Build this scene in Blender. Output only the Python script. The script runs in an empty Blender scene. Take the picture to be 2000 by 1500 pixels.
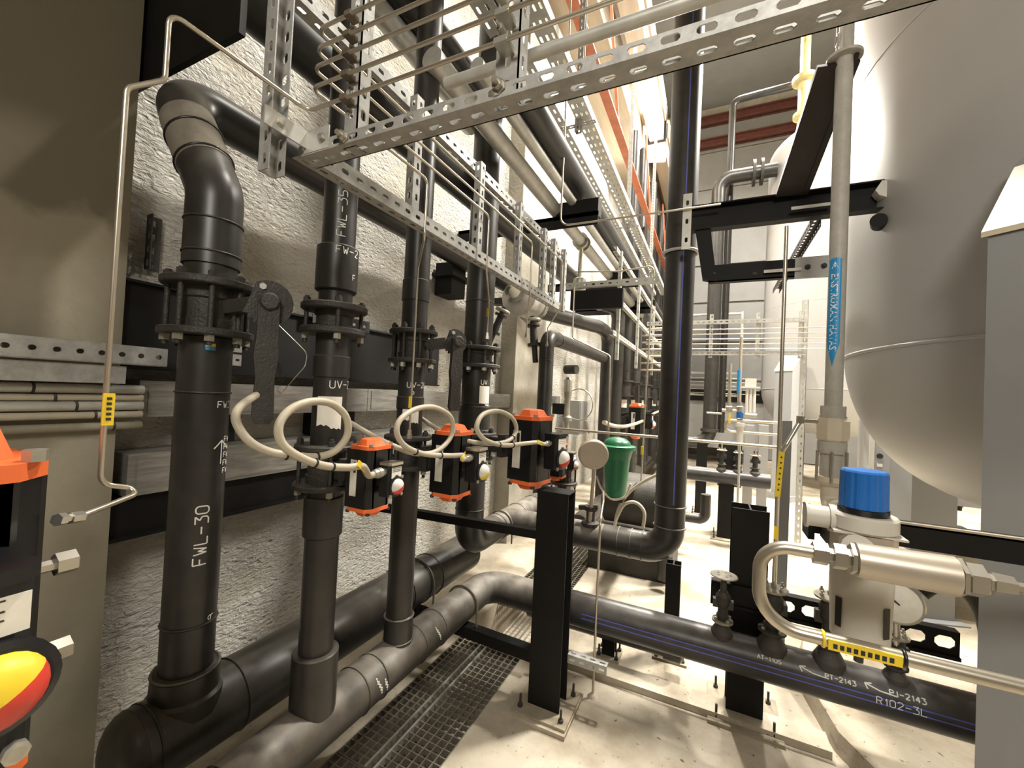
import bpy, math, random
from mathutils import Vector as V, Matrix
random.seed(7)
PI = math.pi
SC = bpy.context.scene
COL = SC.collection

# ------------------------------------------------------------------ camera
F_PX = 813.0
EYE = V((0.0, 0.0, 1.6))
def _n(v): return V(v).normalized()
Yc = _n((390, 35, F_PX)); Xc = _n((1690, 65, -F_PX))
Zc = Yc.cross(Xc).normalized()
if Zc.y > 0: Zc = -Zc
Xc = Zc.cross(Yc).normalized()
if Xc.x < 0: Xc = -Xc
RW = Matrix((Xc, Yc, Zc))                       # world = RW @ (right, down, forward)
def ray(px, py): return RW @ V((px - 1000.0, py - 750.0, F_PX))
def at(px, py, X=None, Y=None, Z=None):
    """the real-world point seen at a pixel of the photograph on a known plane of the room"""
    d = ray(px, py)
    if X is not None: t = (X - EYE.x) / d.x
    elif Y is not None: t = (Y - EYE.y) / d.y
    else: t = (Z - EYE.z) / d.z
    return EYE + d * t
cam_d = bpy.data.cameras.new('camera'); cam = bpy.data.objects.new('camera', cam_d); COL.objects.link(cam)
cam_d.sensor_fit = 'HORIZONTAL'; cam_d.sensor_width = 36.0; cam_d.lens = 36.0 * F_PX / 2000.0
cam_d.clip_start = 0.02; cam_d.clip_end = 200
r_, u_, b_ = RW @ V((1, 0, 0)), RW @ V((0, -1, 0)), RW @ V((0, 0, -1))
cam.matrix_world = Matrix(((r_.x, u_.x, b_.x, EYE.x), (r_.y, u_.y, b_.y, EYE.y), (r_.z, u_.z, b_.z, EYE.z), (0, 0, 0, 1)))
SC.camera = cam

# ------------------------------------------------------------------ world, light, exposure
SC.view_settings.view_transform = 'Standard'; SC.view_settings.look = 'None'
SC.view_settings.gamma = 1.0; SC.view_settings.use_curve_mapping = False
SC.view_settings.exposure = 0.85
w = bpy.data.worlds.new('world'); SC.world = w; w.use_nodes = True
w.node_tree.nodes['Background'].inputs[0].default_value = (1.0, 0.9, 0.75, 1)
w.node_tree.nodes['Background'].inputs[1].default_value = 0.05
SC.cycles.max_bounces = 6; SC.cycles.diffuse_bounces = 4; SC.cycles.glossy_bounces = 4
SC.cycles.sample_clamp_indirect = 6.0
WARM = (1.0, 0.95, 0.86)
def area(name, loc, aim, power, size, col=WARM):
    l = bpy.data.lights.new(name, 'AREA'); l.shape = 'DISK'; l.size = size; l.energy = power; l.color = col
    o = bpy.data.objects.new(name, l); COL.objects.link(o); o.location = loc
    o.rotation_euler = (V(aim) - V(loc)).to_track_quat('-Z', 'Y').to_euler()
    return o
LAMP = (-1.15, 8.3, 6.35)
area('floodlight_light', (LAMP[0] + .05, LAMP[1] - .12, LAMP[2] - .1), (-.6, 1.5, 1.0), 340, .35)
area('high_bay_light', (0.45, 3.7, 8.6), (0.2, 3.2, 0), 600, .5)
area('high_bay_light', (0.6, 9.5, 8.6), (0.5, 9.0, 0), 300, .5)
area('high_bay_light', (4.4, 7.5, 8.6), (1.5, 5.0, 0), 1550, 1.6)
area('camera_side_light', (.5, -1.3, 3.25), (.3, 1.6, 1.2), 56, .9)  # unseen lamp behind the camera, lighting the faces turned this way

# ------------------------------------------------------------------ mesh helper
class MB:
    def __init__(s): s.v = []; s.f = []; s.sm = []; s.mi = []; s.cur = 0
    def add(s, vs, fs, smooth=False):
        b = len(s.v); s.v += [tuple(p) for p in vs]
        for f in fs: s.f.append([b + i for i in f]); s.sm.append(smooth); s.mi.append(s.cur)
        return s
    def box(s, a, b):
        x0, y0, z0 = a; x1, y1, z1 = b
        x0, x1 = min(x0, x1), max(x0, x1); y0, y1 = min(y0, y1), max(y0, y1); z0, z1 = min(z0, z1), max(z0, z1)
        return s.add([(x0,y0,z0),(x1,y0,z0),(x1,y1,z0),(x0,y1,z0),(x0,y0,z1),(x1,y0,z1),(x1,y1,z1),(x0,y1,z1)],
              [(0,3,2,1),(4,5,6,7),(0,1,5,4),(1,2,6,5),(2,3,7,6),(3,0,4,7)])
    def bar(s, p0, p1, w, h, up=(0,0,1)):
        """rectangular bar between two points; w across, h along up"""
        p0, p1 = V(p0), V(p1); a = (p1 - p0).normalized(); up = V(up)
        if abs(a.dot(up)) > .98: up = V((0, 1, 0))
        r = a.cross(up).normalized(); u = r.cross(a)
        vs = []
        for p in (p0, p1):
            for i, j in ((-1,-1),(1,-1),(1,1),(-1,1)): vs.append(p + r * (i * w / 2) + u * (j * h / 2))
        return s.add(vs, [(3,2,1,0),(4,5,6,7),(0,1,5,4),(1,2,6,5),(2,3,7,6),(3,0,4,7)])
    def bbox(s, c, sz, bev=.004):
        """box with chamfered vertical edges"""
        x, y, z = c; a, b, h = sz[0] / 2, sz[1] / 2, sz[2] / 2
        pts = [(-a+bev,-b),(a-bev,-b),(a,-b+bev),(a,b-bev),(a-bev,b),(-a+bev,b),(-a,b-bev),(-a,-b+bev)]
        return s.prism([(x+p, y+q) for p, q in pts], z - h, z + h)
    def prism(s, poly, z0, z1):
        n = len(poly)
        vs = [(x, y, z0) for x, y in poly] + [(x, y, z1) for x, y in poly]
        return s.add(vs, [tuple(range(n - 1, -1, -1)), tuple(range(n, 2 * n))] + [(i, (i + 1) % n, n + (i + 1) % n, n + i) for i in range(n)])
    def extrude(s, pts3, d):
        """polygon given as 3-D points, extruded by vector d"""
        n = len(pts3); d = V(d); p = [V(q) for q in pts3]
        return s.add(p + [q + d for q in p], [tuple(range(n - 1, -1, -1)), tuple(range(n, 2 * n))] + [(i, (i + 1) % n, n + (i + 1) % n, n + i) for i in range(n)])
    def lathe(s, p, axis, prof, n=24, smooth=True, phase=0.0):
        """profile [(height, radius)...] about an axis from p; each step is its own smooth band"""
        p = V(p); a = V(axis).normalized()
        t = V((1, 0, 0)) if abs(a.x) < .9 else V((0, 1, 0))
        e1 = a.cross(t).normalized(); e2 = a.cross(e1)
        cs = [(math.cos(2 * PI * i / n + phase), math.sin(2 * PI * i / n + phase)) for i in range(n)]
        ring = lambda h, r: [p + a * h + (e1 * c + e2 * q) * r for c, q in cs]
        if prof[0][1] > 1e-6: s.add(ring(*prof[0]), [tuple(range(n - 1, -1, -1))])
        for (h0, r0), (h1, r1) in zip(prof, prof[1:]):
            if r0 < 1e-6 and r1 < 1e-6: continue
            if abs(h0 - h1) < 1e-7 and abs(r0 - r1) < 1e-7: continue
            if r0 < 1e-6: s.add([p + a * h0] + ring(h1, r1), [(0, 1 + i, 1 + (i + 1) % n) for i in range(n)], smooth)
            elif r1 < 1e-6: s.add(ring(h0, r0) + [p + a * h1], [(i, (i + 1) % n, n) for i in range(n)], smooth)
            else: s.add(ring(h0, r0) + ring(h1, r1), [(i, (i + 1) % n, n + (i + 1) % n, n + i) for i in range(n)], smooth)
        if prof[-1][1] > 1e-6: s.add(ring(*prof[-1]), [tuple(range(n))])
        return s
    def dome(s, p, axis, r, h, n=32, m=8, h0=0.0):
        """smooth half ellipsoid: one welded grid"""
        p = V(p); a = V(axis).normalized(); t = V((1, 0, 0)) if abs(a.x) < .9 else V((0, 1, 0))
        e1 = a.cross(t).normalized(); e2 = a.cross(e1); vs = []; fs = []
        for j in range(m):
            q = PI / 2 * j / m
            for i in range(n):
                c = 2 * PI * i / n; vs.append(p + a * (h0 + h * math.sin(q)) + (e1 * math.cos(c) + e2 * math.sin(c)) * r * math.cos(q))
        vs.append(p + a * (h0 + h))
        for j in range(m - 1):
            for i in range(n): fs.append((j*n+i, j*n+(i+1) % n, (j+1)*n+(i+1) % n, (j+1)*n+i))
        for i in range(n): fs.append(((m-1)*n+i, (m-1)*n+(i+1) % n, m*n))
        return s.add(vs, fs, True)
    def cyl(s, p0, p1, r0, r1=None, n=20):
        p0, p1 = V(p0), V(p1); L = (p1 - p0).length
        return s.lathe(p0, p1 - p0, [(0, r0), (L, r0 if r1 is None else r1)], n)
    def hexn(s, p, axis, r, h): return s.lathe(p, axis, [(0, r), (h, r)], 6, False)
    def torus(s, c, axis, R, r, n=32, m=10, a0=0, a1=2 * PI):
        c = V(c); a = V(axis).normalized(); t = V((1, 0, 0)) if abs(a.x) < .9 else V((0, 1, 0))
        e1 = a.cross(t).normalized(); e2 = a.cross(e1); full = abs(a1 - a0 - 2 * PI) < 1e-6
        vs = []; k = n if full else n + 1
        for i in range(k):
            q = a0 + (a1 - a0) * i / n; d = e1 * math.cos(q) + e2 * math.sin(q)
            for j in range(m):
                o = 2 * PI * j / m; vs.append(c + d * (R + r * math.cos(o)) + a * (r * math.sin(o)))
        fs = []
        for i in range(n):
            i2 = (i + 1) % k
            for j in range(m): fs.append((i*m+j, i*m+(j+1) % m, i2*m+(j+1) % m, i2*m+j))
        return s.add(vs, fs, True)
    def tube(s, pts, r, n=12, bend=None, seg=7, caps=True, radii=None):
        """swept tube along a polyline; corners rounded with radius bend"""
        P = [V(p) for p in pts]; path = [P[0]]
        if bend:
            for i in range(1, len(P) - 1):
                a, b, c = P[i-1], P[i], P[i+1]; d0 = (a - b); d1 = (c - b); l0, l1 = d0.length, d1.length
                d0.normalize(); d1.normalize(); ang = d0.angle(d1)
                if ang > PI - .02: path.append(b); continue
                tl = min(bend / math.tan(ang / 2), l0 * .49, l1 * .49); R = tl * math.tan(ang / 2)
                bis = (d0 + d1).normalized(); ctr = b + bis * (R / math.sin(ang / 2))
                s0 = b + d0 * tl - ctr; s1 = b + d1 * tl - ctr; th = s0.angle(s1)
                for k in range(seg + 1):
                    q = k / seg; path.append(ctr + (s0 * math.sin((1 - q) * th) + s1 * math.sin(q * th)) / math.sin(th))
            path.append(P[-1])
        else: path = P
        tang = []
        for i in range(len(path)):
            a = path[max(i - 1, 0)]; b = path[min(i + 1, len(path) - 1)]; tang.append((b - a).normalized())
        t = tang[0]; ref = V((0, 0, 1)) if abs(t.z) < .9 else V((1, 0, 0))
        e = (ref - t * ref.dot(t)).normalized(); vs = []
        for i, p in enumerate(path):
            t = tang[i]; e = (e - t * e.dot(t)).normalized(); g = t.cross(e)
            rr = radii[i] if radii else r
            for j in range(n):
                o = 2 * PI * j / n; vs.append(p + (e * math.cos(o) + g * math.sin(o)) * rr)
        m = len(path); fs = [(i*n+j, i*n+(j+1) % n, (i+1)*n+(j+1) % n, (i+1)*n+j) for i in range(m - 1) for j in range(n)]
        s.add(vs, fs, True)
        if caps: s.add(vs[:n], [tuple(range(n - 1, -1, -1))]); s.add(vs[-n:], [tuple(range(n))])
        s.path = path
        return s
    def slotted(s, O, A, U, L, w, t, pitch=.05, sl=.028, sw=.012, ends=.0):
        """plate from O, length L along A, width w along U, thickness t along A x U, with a row of rounded slots cut through"""
        O, A, U = V(O), V(A).normalized(), V(U).normalized(); N = A.cross(U) * t
        n = max(1, int(round(L / pitch))); p = L / n; a, b = min(sl, p * .7) / 2, sw / 2; c = b * .6
        sp = [(-a + c, b), (a - c, b), (a, b - c), (a, -b + c), (a - c, -b), (-a + c, -b), (-a, -b + c), (-a, b - c)]
        h = w / 2; q = p / 2
        op = [(-a + c, h), (a - c, h), (q, b - c), (q, -b + c), (a - c, -h), (-a + c, -h), (-q, -b + c), (-q, b - c)]
        co = [(q, h), (q, -h), (-q, -h), (-q, h)]
        quads = [(0,1,9,8),(2,3,11,10),(4,5,13,12),(6,7,15,14)]
        pent = [(1,2,10,16,9),(3,4,12,17,11),(5,6,14,18,13),(7,0,8,19,15)]
        for k in range(n):
            C = O + A * (p * (k + .5)) + U * h
            base = [C + A * x + U * y for x, y in sp + op + co]
            vs = base + [v + N for v in base]
            fs = [f[::-1] for f in quads + pent] + [tuple(i + 20 for i in f) for f in quads + pent]
            fs += [(i, (i + 1) % 8, 20 + (i + 1) % 8, 20 + i) for i in range(8)]
            fs += [(8, 9, 29, 28), (12, 13, 33, 32), (9, 16, 36, 29), (19, 8, 28, 39), (17, 12, 32, 37), (13, 18, 38, 33)]
            s.add(vs, fs)
        e0 = [O, O + U * w, O + U * w + N, O + N]; e1 = [v + A * L for v in e0]
        s.add(e0, [(0, 1, 2, 3)]); s.add(e1, [(3, 2, 1, 0)])
        return s
    def channel(s, p0, p1, u, v, wu, wv, t=.0025, **k):
        """slotted U profile: web wu wide along u, two flanges wv deep along v"""
        p0, p1 = V(p0), V(p1); A = (p1 - p0).normalized(); L = (p1 - p0).length; u = V(u).normalized(); v = V(v).normalized()
        s.slotted(p0, A, u, L, wu, t, **k); s.slotted(p0, A, v, L, wv, t, **k); s.slotted(p0 + u * wu, A, v, L, wv, t, **k)
        return s

ROOT = {}
def _mesh(name, mb, mats, off):
    me = bpy.data.meshes.new(name)
    me.from_pydata([(x - off.x, y - off.y, z - off.z) for x, y, z in mb.v], [], mb.f)
    me.polygons.foreach_set('use_smooth', mb.sm)
    if isinstance(mats, (list, tuple)):
        for m in mats: me.materials.append(m)
        me.polygons.foreach_set('material_index', mb.mi)
    else: me.materials.append(mats)
    me.update()
    return me
def thing(name, label, cat, loc, group=None):
    o = bpy.data.objects.new(name, None); COL.objects.link(o); o.location = loc; o.empty_display_size = .05
    o['label'] = label; o['category'] = cat; o['kind'] = 'thing'
    if group: o['group'] = group
    ROOT[o.name] = V(loc)
    return o
def part(name, mb, m, parent, label=None, stuff=False):
    off = ROOT[parent.name]
    o = bpy.data.objects.new(name, _mesh(name, mb, m, off)); COL.objects.link(o); o.parent = parent
    ROOT[o.name] = off
    if label: o['label'] = label
    if stuff: o['kind'] = 'stuff'
    return o
def solo(name, mb, m, label, cat, group=None):
    o = bpy.data.objects.new(name, _mesh(name, mb, m, V((0, 0, 0)))); COL.objects.link(o)
    o['label'] = label; o['category'] = cat; o['kind'] = 'thing'
    if group: o['group'] = group
    ROOT[o.name] = V((0, 0, 0))
    return o
def struct(name, mb, m, parent=None):
    o = bpy.data.objects.new(name, _mesh(name, mb, m, V((0, 0, 0)))); COL.objects.link(o)
    ROOT[o.name] = V((0, 0, 0))
    if parent: o.parent = parent
    else: o['kind'] = 'structure'
    return o
def clone(o, delta, label=None, group=None, parent=None):
    c = o.copy(); COL.objects.link(c)
    if parent: c.parent = parent
    else: c.location = V(o.location) + V(delta)
    if label: c['label'] = label
    if group: c['group'] = group
    for ch in o.children: clone(ch, delta, parent=c)
    ROOT[c.name] = ROOT.get(o.name, V((0, 0, 0))) + V(delta)
    return c

# ------------------------------------------------------------------ materials
def mat(name, col, rough=.5, metal=0.0, var=.12, nscale=8.0, col2=None, bump=0.0, bscale=60.0, dust=0.0, dustcol=(.23, .2, .155), emit=0, spec=.5, stretch=None):
    m = bpy.data.materials.new(name); m.use_nodes = True; nt = m.node_tree; N = nt.nodes; L = nt.links
    b = N['Principled BSDF']; b.inputs['Roughness'].default_value = rough; b.inputs['Metallic'].default_value = metal
    b.inputs['Specular IOR Level'].default_value = spec
    tc = N.new('ShaderNodeTexCoord'); src = tc.outputs['Object']
    if stretch:
        mp = N.new('ShaderNodeMapping'); mp.inputs['Scale'].default_value = stretch; L.new(src, mp.inputs[0]); src = mp.outputs[0]
    no = N.new('ShaderNodeTexNoise'); no.inputs['Scale'].default_value = nscale; no.inputs['Detail'].default_value = 6; no.inputs['Roughness'].default_value = .62
    L.new(src, no.inputs['Vector'])
    cr = N.new('ShaderNodeValToRGB'); L.new(no.outputs['Fac'], cr.inputs[0])
    c2 = col2 or tuple(min(1, c * (1 + var)) for c in col); c1 = col if col2 else tuple(c * (1 - var) for c in col)
    cr.color_ramp.elements[0].position = .35; cr.color_ramp.elements[1].position = .65
    cr.color_ramp.elements[0].color = (*c1, 1); cr.color_ramp.elements[1].color = (*c2, 1)
    out = cr.outputs[0]
    if dust > 0:
        ge = N.new('ShaderNodeNewGeometry'); sx = N.new('ShaderNodeSeparateXYZ'); L.new(ge.outputs['Normal'], sx.inputs[0])
        mr = N.new('ShaderNodeMapRange'); mr.inputs[1].default_value = -.15; mr.inputs[2].default_value = .9; mr.inputs[3].default_value = .04; mr.inputs[4].default_value = dust
        L.new(sx.outputs['Z'], mr.inputs[0])
        n2 = N.new('ShaderNodeTexNoise'); n2.inputs['Scale'].default_value = 14; n2.inputs['Detail'].default_value = 5; L.new(tc.outputs['Object'], n2.inputs['Vector'])
        m2 = N.new('ShaderNodeMapRange'); m2.inputs[1].default_value = .3; m2.inputs[2].default_value = .7; m2.inputs[3].default_value = .45; m2.inputs[4].default_value = 1.1; L.new(n2.outputs['Fac'], m2.inputs[0])
        mu = N.new('ShaderNodeMath'); mu.operation = 'MULTIPLY'; mu.use_clamp = True; L.new(mr.outputs[0], mu.inputs[0]); L.new(m2.outputs[0], mu.inputs[1])
        mx = N.new('ShaderNodeMixRGB'); L.new(mu.outputs[0], mx.inputs[0]); L.new(out, mx.inputs[1]); mx.inputs[2].default_value = (*dustcol, 1); out = mx.outputs[0]
    L.new(out, b.inputs['Base Color'])
    if bump:
        nb = N.new('ShaderNodeTexNoise'); nb.inputs['Scale'].default_value = bscale; nb.inputs['Detail'].default_value = 4; L.new(src, nb.inputs['Vector'])
        bp = N.new('ShaderNodeBump'); bp.inputs['Strength'].default_value = bump; bp.inputs['Distance'].default_value = .02; L.new(nb.outputs['Fac'], bp.inputs['Height']); L.new(bp.outputs[0], b.inputs['Normal'])
    if emit:
        b.inputs['Emission Color'].default_value = (*col, 1); b.inputs['Emission Strength'].default_value = emit
    return m
PE = mat('black_polyethylene', (.0105, .0102, .0105), .38, var=.3, dust=.35)
PEG = mat('dusty_polyethylene', (.014, .0135, .013), .5, var=.3, dust=.95, dustcol=(.27, .24, .2))
PEC = mat('cross_polyethylene', (.016, .016, .019), .36, var=.3, dust=.55, dustcol=(.2, .185, .165))
IRON = mat('cast_iron_black', (.018, .0165, .0145), .55, var=.3, bump=.25, bscale=120, dust=.3)
BLK = mat('black_paint', (.0055, .005, .0045), .6, var=.3, spec=.25)
BROWNST = mat('primed_steel', (.012, .0075, .0055), .45, var=.4)
BPL = mat('black_plastic', (.008, .008, .009), .35, var=.2)
GALV = mat('galvanised_steel', (.36, .355, .335), .5, .3, var=.16, nscale=30, bump=.05, bscale=90)
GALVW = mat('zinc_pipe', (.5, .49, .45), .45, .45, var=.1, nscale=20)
STEEL = mat('stainless_steel', (.55, .52, .46), .28, .9, var=.06)
TUBE = mat('stainless_tubing', (.55, .5, .41), .3, .85, var=.06)
ALU = mat('brushed_cover', (.33, .32, .3), .38, .6, var=.25, nscale=6, stretch=(1, 1, 9))
ZINC = mat('zinc_bolt', (.42, .4, .34), .4, .7, var=.2)
ORANGE = mat('orange_paint', (.86, .17, .045), .42, var=.06)
GREY = mat('grey_enamel', (.36, .355, .345), .42, var=.03, nscale=2)
GREYL = mat('grey_leg_enamel', (.285, .29, .295), .5, var=.03, nscale=3)
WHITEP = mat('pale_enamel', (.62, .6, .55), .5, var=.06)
CREAM = mat('cream_plastic', (.56, .5, .39), .5, var=.06)
FLEX = mat('beige_conduit', (.43, .38, .29), .5, var=.06, bump=.06, bscale=220)
REG = mat('regulator_grey', (.5, .47, .41), .45, var=.05)
SATIN = mat('satin_aluminium', (.47, .41, .33), .36, .5, var=.05)
PAPER = mat('paper', (.78, .75, .67), .8, var=.05, nscale=30)
BLUE = mat('blue_plastic', (.012, .12, .42), .35, var=.05)
BLUEL = mat('blue_sticker', (.02, .28, .62), .4, var=.04)
YEL = mat('yellow_plastic', (.78, .56, .03), .45, var=.06)
YELP = mat('yellow_paint', (.5, .36, .06), .5, var=.12)
RED = mat('red_plastic', (.65, .05, .03), .4, var=.05)
GREEN = mat('green_paint', (.012, .12, .05), .35, var=.12)
ORSTEEL = mat('red_oxide', (.42, .12, .05), .5, var=.15)
RUST = mat('red_brown_steel', (.1, .03, .02), .6, var=.2)
CHALK = mat('chalk', (.75, .75, .7), .9, var=.1, nscale=300)
INK = mat('ink', (.02, .02, .02), .6)
STRIPE = mat('blue_stripe', (.1, .12, .5), .45, var=.15)
WHITE = mat('white_print', (.85, .85, .85), .6, var=.02)
CONC = mat('concrete', (.36, .33, .27), .85, var=.16, nscale=3, bump=.25, bscale=35)
CONCD = mat('dark_concrete', (.185, .16, .108), .9, nscale=1.3, col2=(.29, .262, .2), bump=.1, bscale=25)
BEAMC = mat('beam_concrete', (.42, .35, .26), .85, var=.14, nscale=2, bump=.1, bscale=18, stretch=(3, .4, 3))
CLAD = mat('cladding', (.21, .205, .195), .5, var=.05, nscale=3)
LENS = mat('lamp_lens', (1.0, .86, .62), .3, emit=60)
WALLGLOW = mat('floodlit_wall_glow', (1.0, .95, .84), .5, emit=1.2)  # glow stands in for wall made bright by the floodlight
GLASS = mat('gauge_glass', (.6, .6, .58), .1, var=.05)

def plaster_material():
    m = bpy.data.materials.new('rough_plaster'); m.use_nodes = True; nt = m.node_tree; N = nt.nodes; L = nt.links; b = N['Principled BSDF']
    b.inputs['Roughness'].default_value = .92; b.inputs['Specular IOR Level'].default_value = .2
    tc = N.new('ShaderNodeTexCoord'); mp = N.new('ShaderNodeMapping'); mp.inputs['Scale'].default_value = (1, .55, 1.15); L.new(tc.outputs['Object'], mp.inputs[0])
    big = N.new('ShaderNodeTexNoise'); big.inputs['Scale'].default_value = 3.2; big.inputs['Detail'].default_value = 6; L.new(mp.outputs[0], big.inputs['Vector'])
    cr = N.new('ShaderNodeValToRGB'); cr.color_ramp.elements[0].position = .36; cr.color_ramp.elements[0].color = (.4, .37, .31, 1); cr.color_ramp.elements[1].position = .6; cr.color_ramp.elements[1].color = (.56, .54, .49, 1)
    L.new(big.outputs['Fac'], cr.inputs[0]); L.new(cr.outputs[0], b.inputs['Base Color'])
    fine = N.new('ShaderNodeTexNoise'); fine.inputs['Scale'].default_value = 58; fine.inputs['Detail'].default_value = 5; fine.inputs['Roughness'].default_value = .55; fine.inputs['Distortion'].default_value = .8; L.new(mp.outputs[0], fine.inputs['Vector'])
    pits = N.new('ShaderNodeTexVoronoi'); pits.inputs['Scale'].default_value = 30; L.new(mp.outputs[0], pits.inputs['Vector'])
    mr = N.new('ShaderNodeMapRange'); mr.inputs[1].default_value = .05; mr.inputs[2].default_value = .35; L.new(pits.outputs['Distance'], mr.inputs[0])
    mul = N.new('ShaderNodeMath'); mul.operation = 'MULTIPLY'; L.new(fine.outputs['Fac'], mul.inputs[0])
    mask = N.new('ShaderNodeMapRange'); mask.inputs[1].default_value = .35; mask.inputs[2].default_value = .62; mask.inputs[3].default_value = .35; mask.inputs[4].default_value = 1.0; L.new(big.outputs['Fac'], mask.inputs[0])
    add = N.new('ShaderNodeMath'); add.operation = 'MULTIPLY_ADD'; add.inputs[1].default_value = .35; L.new(mr.outputs[0], add.inputs[0]); L.new(fine.outputs['Fac'], add.inputs[2])
    L.new(mask.outputs[0], mul.inputs[1]); L.new(add.outputs[0], mul.inputs[0])
    bp = N.new('ShaderNodeBump'); bp.inputs['Strength'].default_value = 1.0; bp.inputs['Distance'].default_value = .034
    L.new(mul.outputs[0], bp.inputs['Height']); L.new(bp.outputs[0], b.inputs['Normal'])
    return m
PLAST = plaster_material()
def pier_material():
    """grey concrete whose upper part is stained olive-brown with an uneven lower border"""
    m = CONCD.copy(); m.name = 'stained_concrete'; nt = m.node_tree; N = nt.nodes; L = nt.links; b = N['Principled BSDF']
    old = b.inputs['Base Color'].links[0].from_socket
    tc = N.new('ShaderNodeTexCoord'); sx = N.new('ShaderNodeSeparateXYZ'); L.new(tc.outputs['Object'], sx.inputs[0])
    no = N.new('ShaderNodeTexNoise'); no.inputs['Scale'].default_value = 2.6; no.inputs['Detail'].default_value = 5; L.new(tc.outputs['Object'], no.inputs['Vector'])
    ma = N.new('ShaderNodeMath'); ma.operation = 'MULTIPLY_ADD'; ma.inputs[1].default_value = .7; L.new(no.outputs['Fac'], ma.inputs[0]); L.new(sx.outputs['Z'], ma.inputs[2])
    mr = N.new('ShaderNodeMapRange'); mr.inputs[1].default_value = 2.36; mr.inputs[2].default_value = 2.42; L.new(ma.outputs[0], mr.inputs[0])
    mx = N.new('ShaderNodeMixRGB'); L.new(mr.outputs[0], mx.inputs[0]); L.new(old, mx.inputs[1]); mx.inputs[2].default_value = (.1, .083, .052, 1)
    L.new(mx.outputs[0], b.inputs['Base Color'])
    return m
CONCP_ = pier_material()
def floor_material():
    m = bpy.data.materials.new('dusty_floor'); m.use_nodes = True; nt = m.node_tree; N = nt.nodes; L = nt.links; b = N['Principled BSDF']
    b.inputs['Roughness'].default_value = .8; b.inputs['Specular IOR Level'].default_value = .25
    tc = N.new('ShaderNodeTexCoord')
    n1 = N.new('ShaderNodeTexNoise'); n1.inputs['Scale'].default_value = 2.2; n1.inputs['Detail'].default_value = 8; n1.inputs['Roughness'].default_value = .6; L.new(tc.outputs['Object'], n1.inputs['Vector'])
    cr = N.new('ShaderNodeValToRGB'); cr.color_ramp.elements[0].position = .34; cr.color_ramp.elements[0].color = (.3, .25, .18, 1); cr.color_ramp.elements[1].position = .62; cr.color_ramp.elements[1].color = (.56, .5, .4, 1)
    L.new(n1.outputs['Fac'], cr.inputs[0])
    n2 = N.new('ShaderNodeTexNoise'); n2.inputs['Scale'].default_value = 38; n2.inputs['Detail'].default_value = 3; n2.inputs['Distortion'].default_value = .4; L.new(tc.outputs['Object'], n2.inputs['Vector'])
    sp = N.new('ShaderNodeMapRange'); sp.inputs[1].default_value = .66; sp.inputs[2].default_value = .74; L.new(n2.outputs['Fac'], sp.inputs[0])
    mx = N.new('ShaderNodeMixRGB'); L.new(sp.outputs[0], mx.inputs[0]); L.new(cr.outputs[0], mx.inputs[1]); mx.inputs[2].default_value = (.13, .1, .07, 1)
    L.new(mx.outputs[0], b.inputs['Base Color'])
    n3 = N.new('ShaderNodeTexNoise'); n3.inputs['Scale'].default_value = 20; n3.inputs['Detail'].default_value = 6; L.new(tc.outputs['Object'], n3.inputs['Vector'])
    bp = N.new('ShaderNodeBump'); bp.inputs['Strength'].default_value = .3; bp.inputs['Distance'].default_value = .012; L.new(n3.outputs['Fac'], bp.inputs['Height']); L.new(bp.outputs[0], b.inputs['Normal'])
    return m
FLOOR = floor_material()
# ------------------------------------------------------------------ the room
XW = -2.08; XP = -1.92; YP = .737; YF = 14.0; ZC = 10.7
m = MB(); m.box((-.98, -3, -.3), (7, YF, 0)).box((-2.3, -3, -.3), (-1.42, YF, 0)).box((-1.42, -3, -.34), (-.98, YF, -.3))
fl = struct('floor', m, FLOOR)
m = MB(); m.box((-.72, 2.4, -.01), (.55, 2.53, .035)); struct('trim_1', m, FLOOR)
m = MB(); m.lathe((1.9, 2.9, 0), (0, 0, 1), [(-.01, 1.4), (.09, 1.38)], 20, False); struct('trim_2', m, FLOOR)
m = MB(); m.lathe((2.08, 9.5, 0), (0, 0, 1), [(-.01, 1.4), (.09, 1.38)], 20, False); struct('trim_3', m, FLOOR)
m = MB(); m.box((XW - .2, YP - .02, 0), (XW, 4.0, 7.0)).box((XW - .2, 4.85, 0), (XW, YF, 7.0)); struct('wall_left', m, PLAST)
m = MB(); m.box((XW - .2, -3, 0), (XP, YP, 7.0)); struct('wall_left_pier', m, CONCP_)
m = MB(); m.box((XW - .2, 4.0, 0), (XP + .02, 4.85, 7.0)); struct('wall_left_pilaster', m, CONC)
m = MB(); m.box((XW - .2, -3, 7.0), (XW, 4.6, ZC)).box((XW - .2, 4.6, 9.6), (XW, YF, ZC)); struct('wall_left_top', m, CONC)
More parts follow.
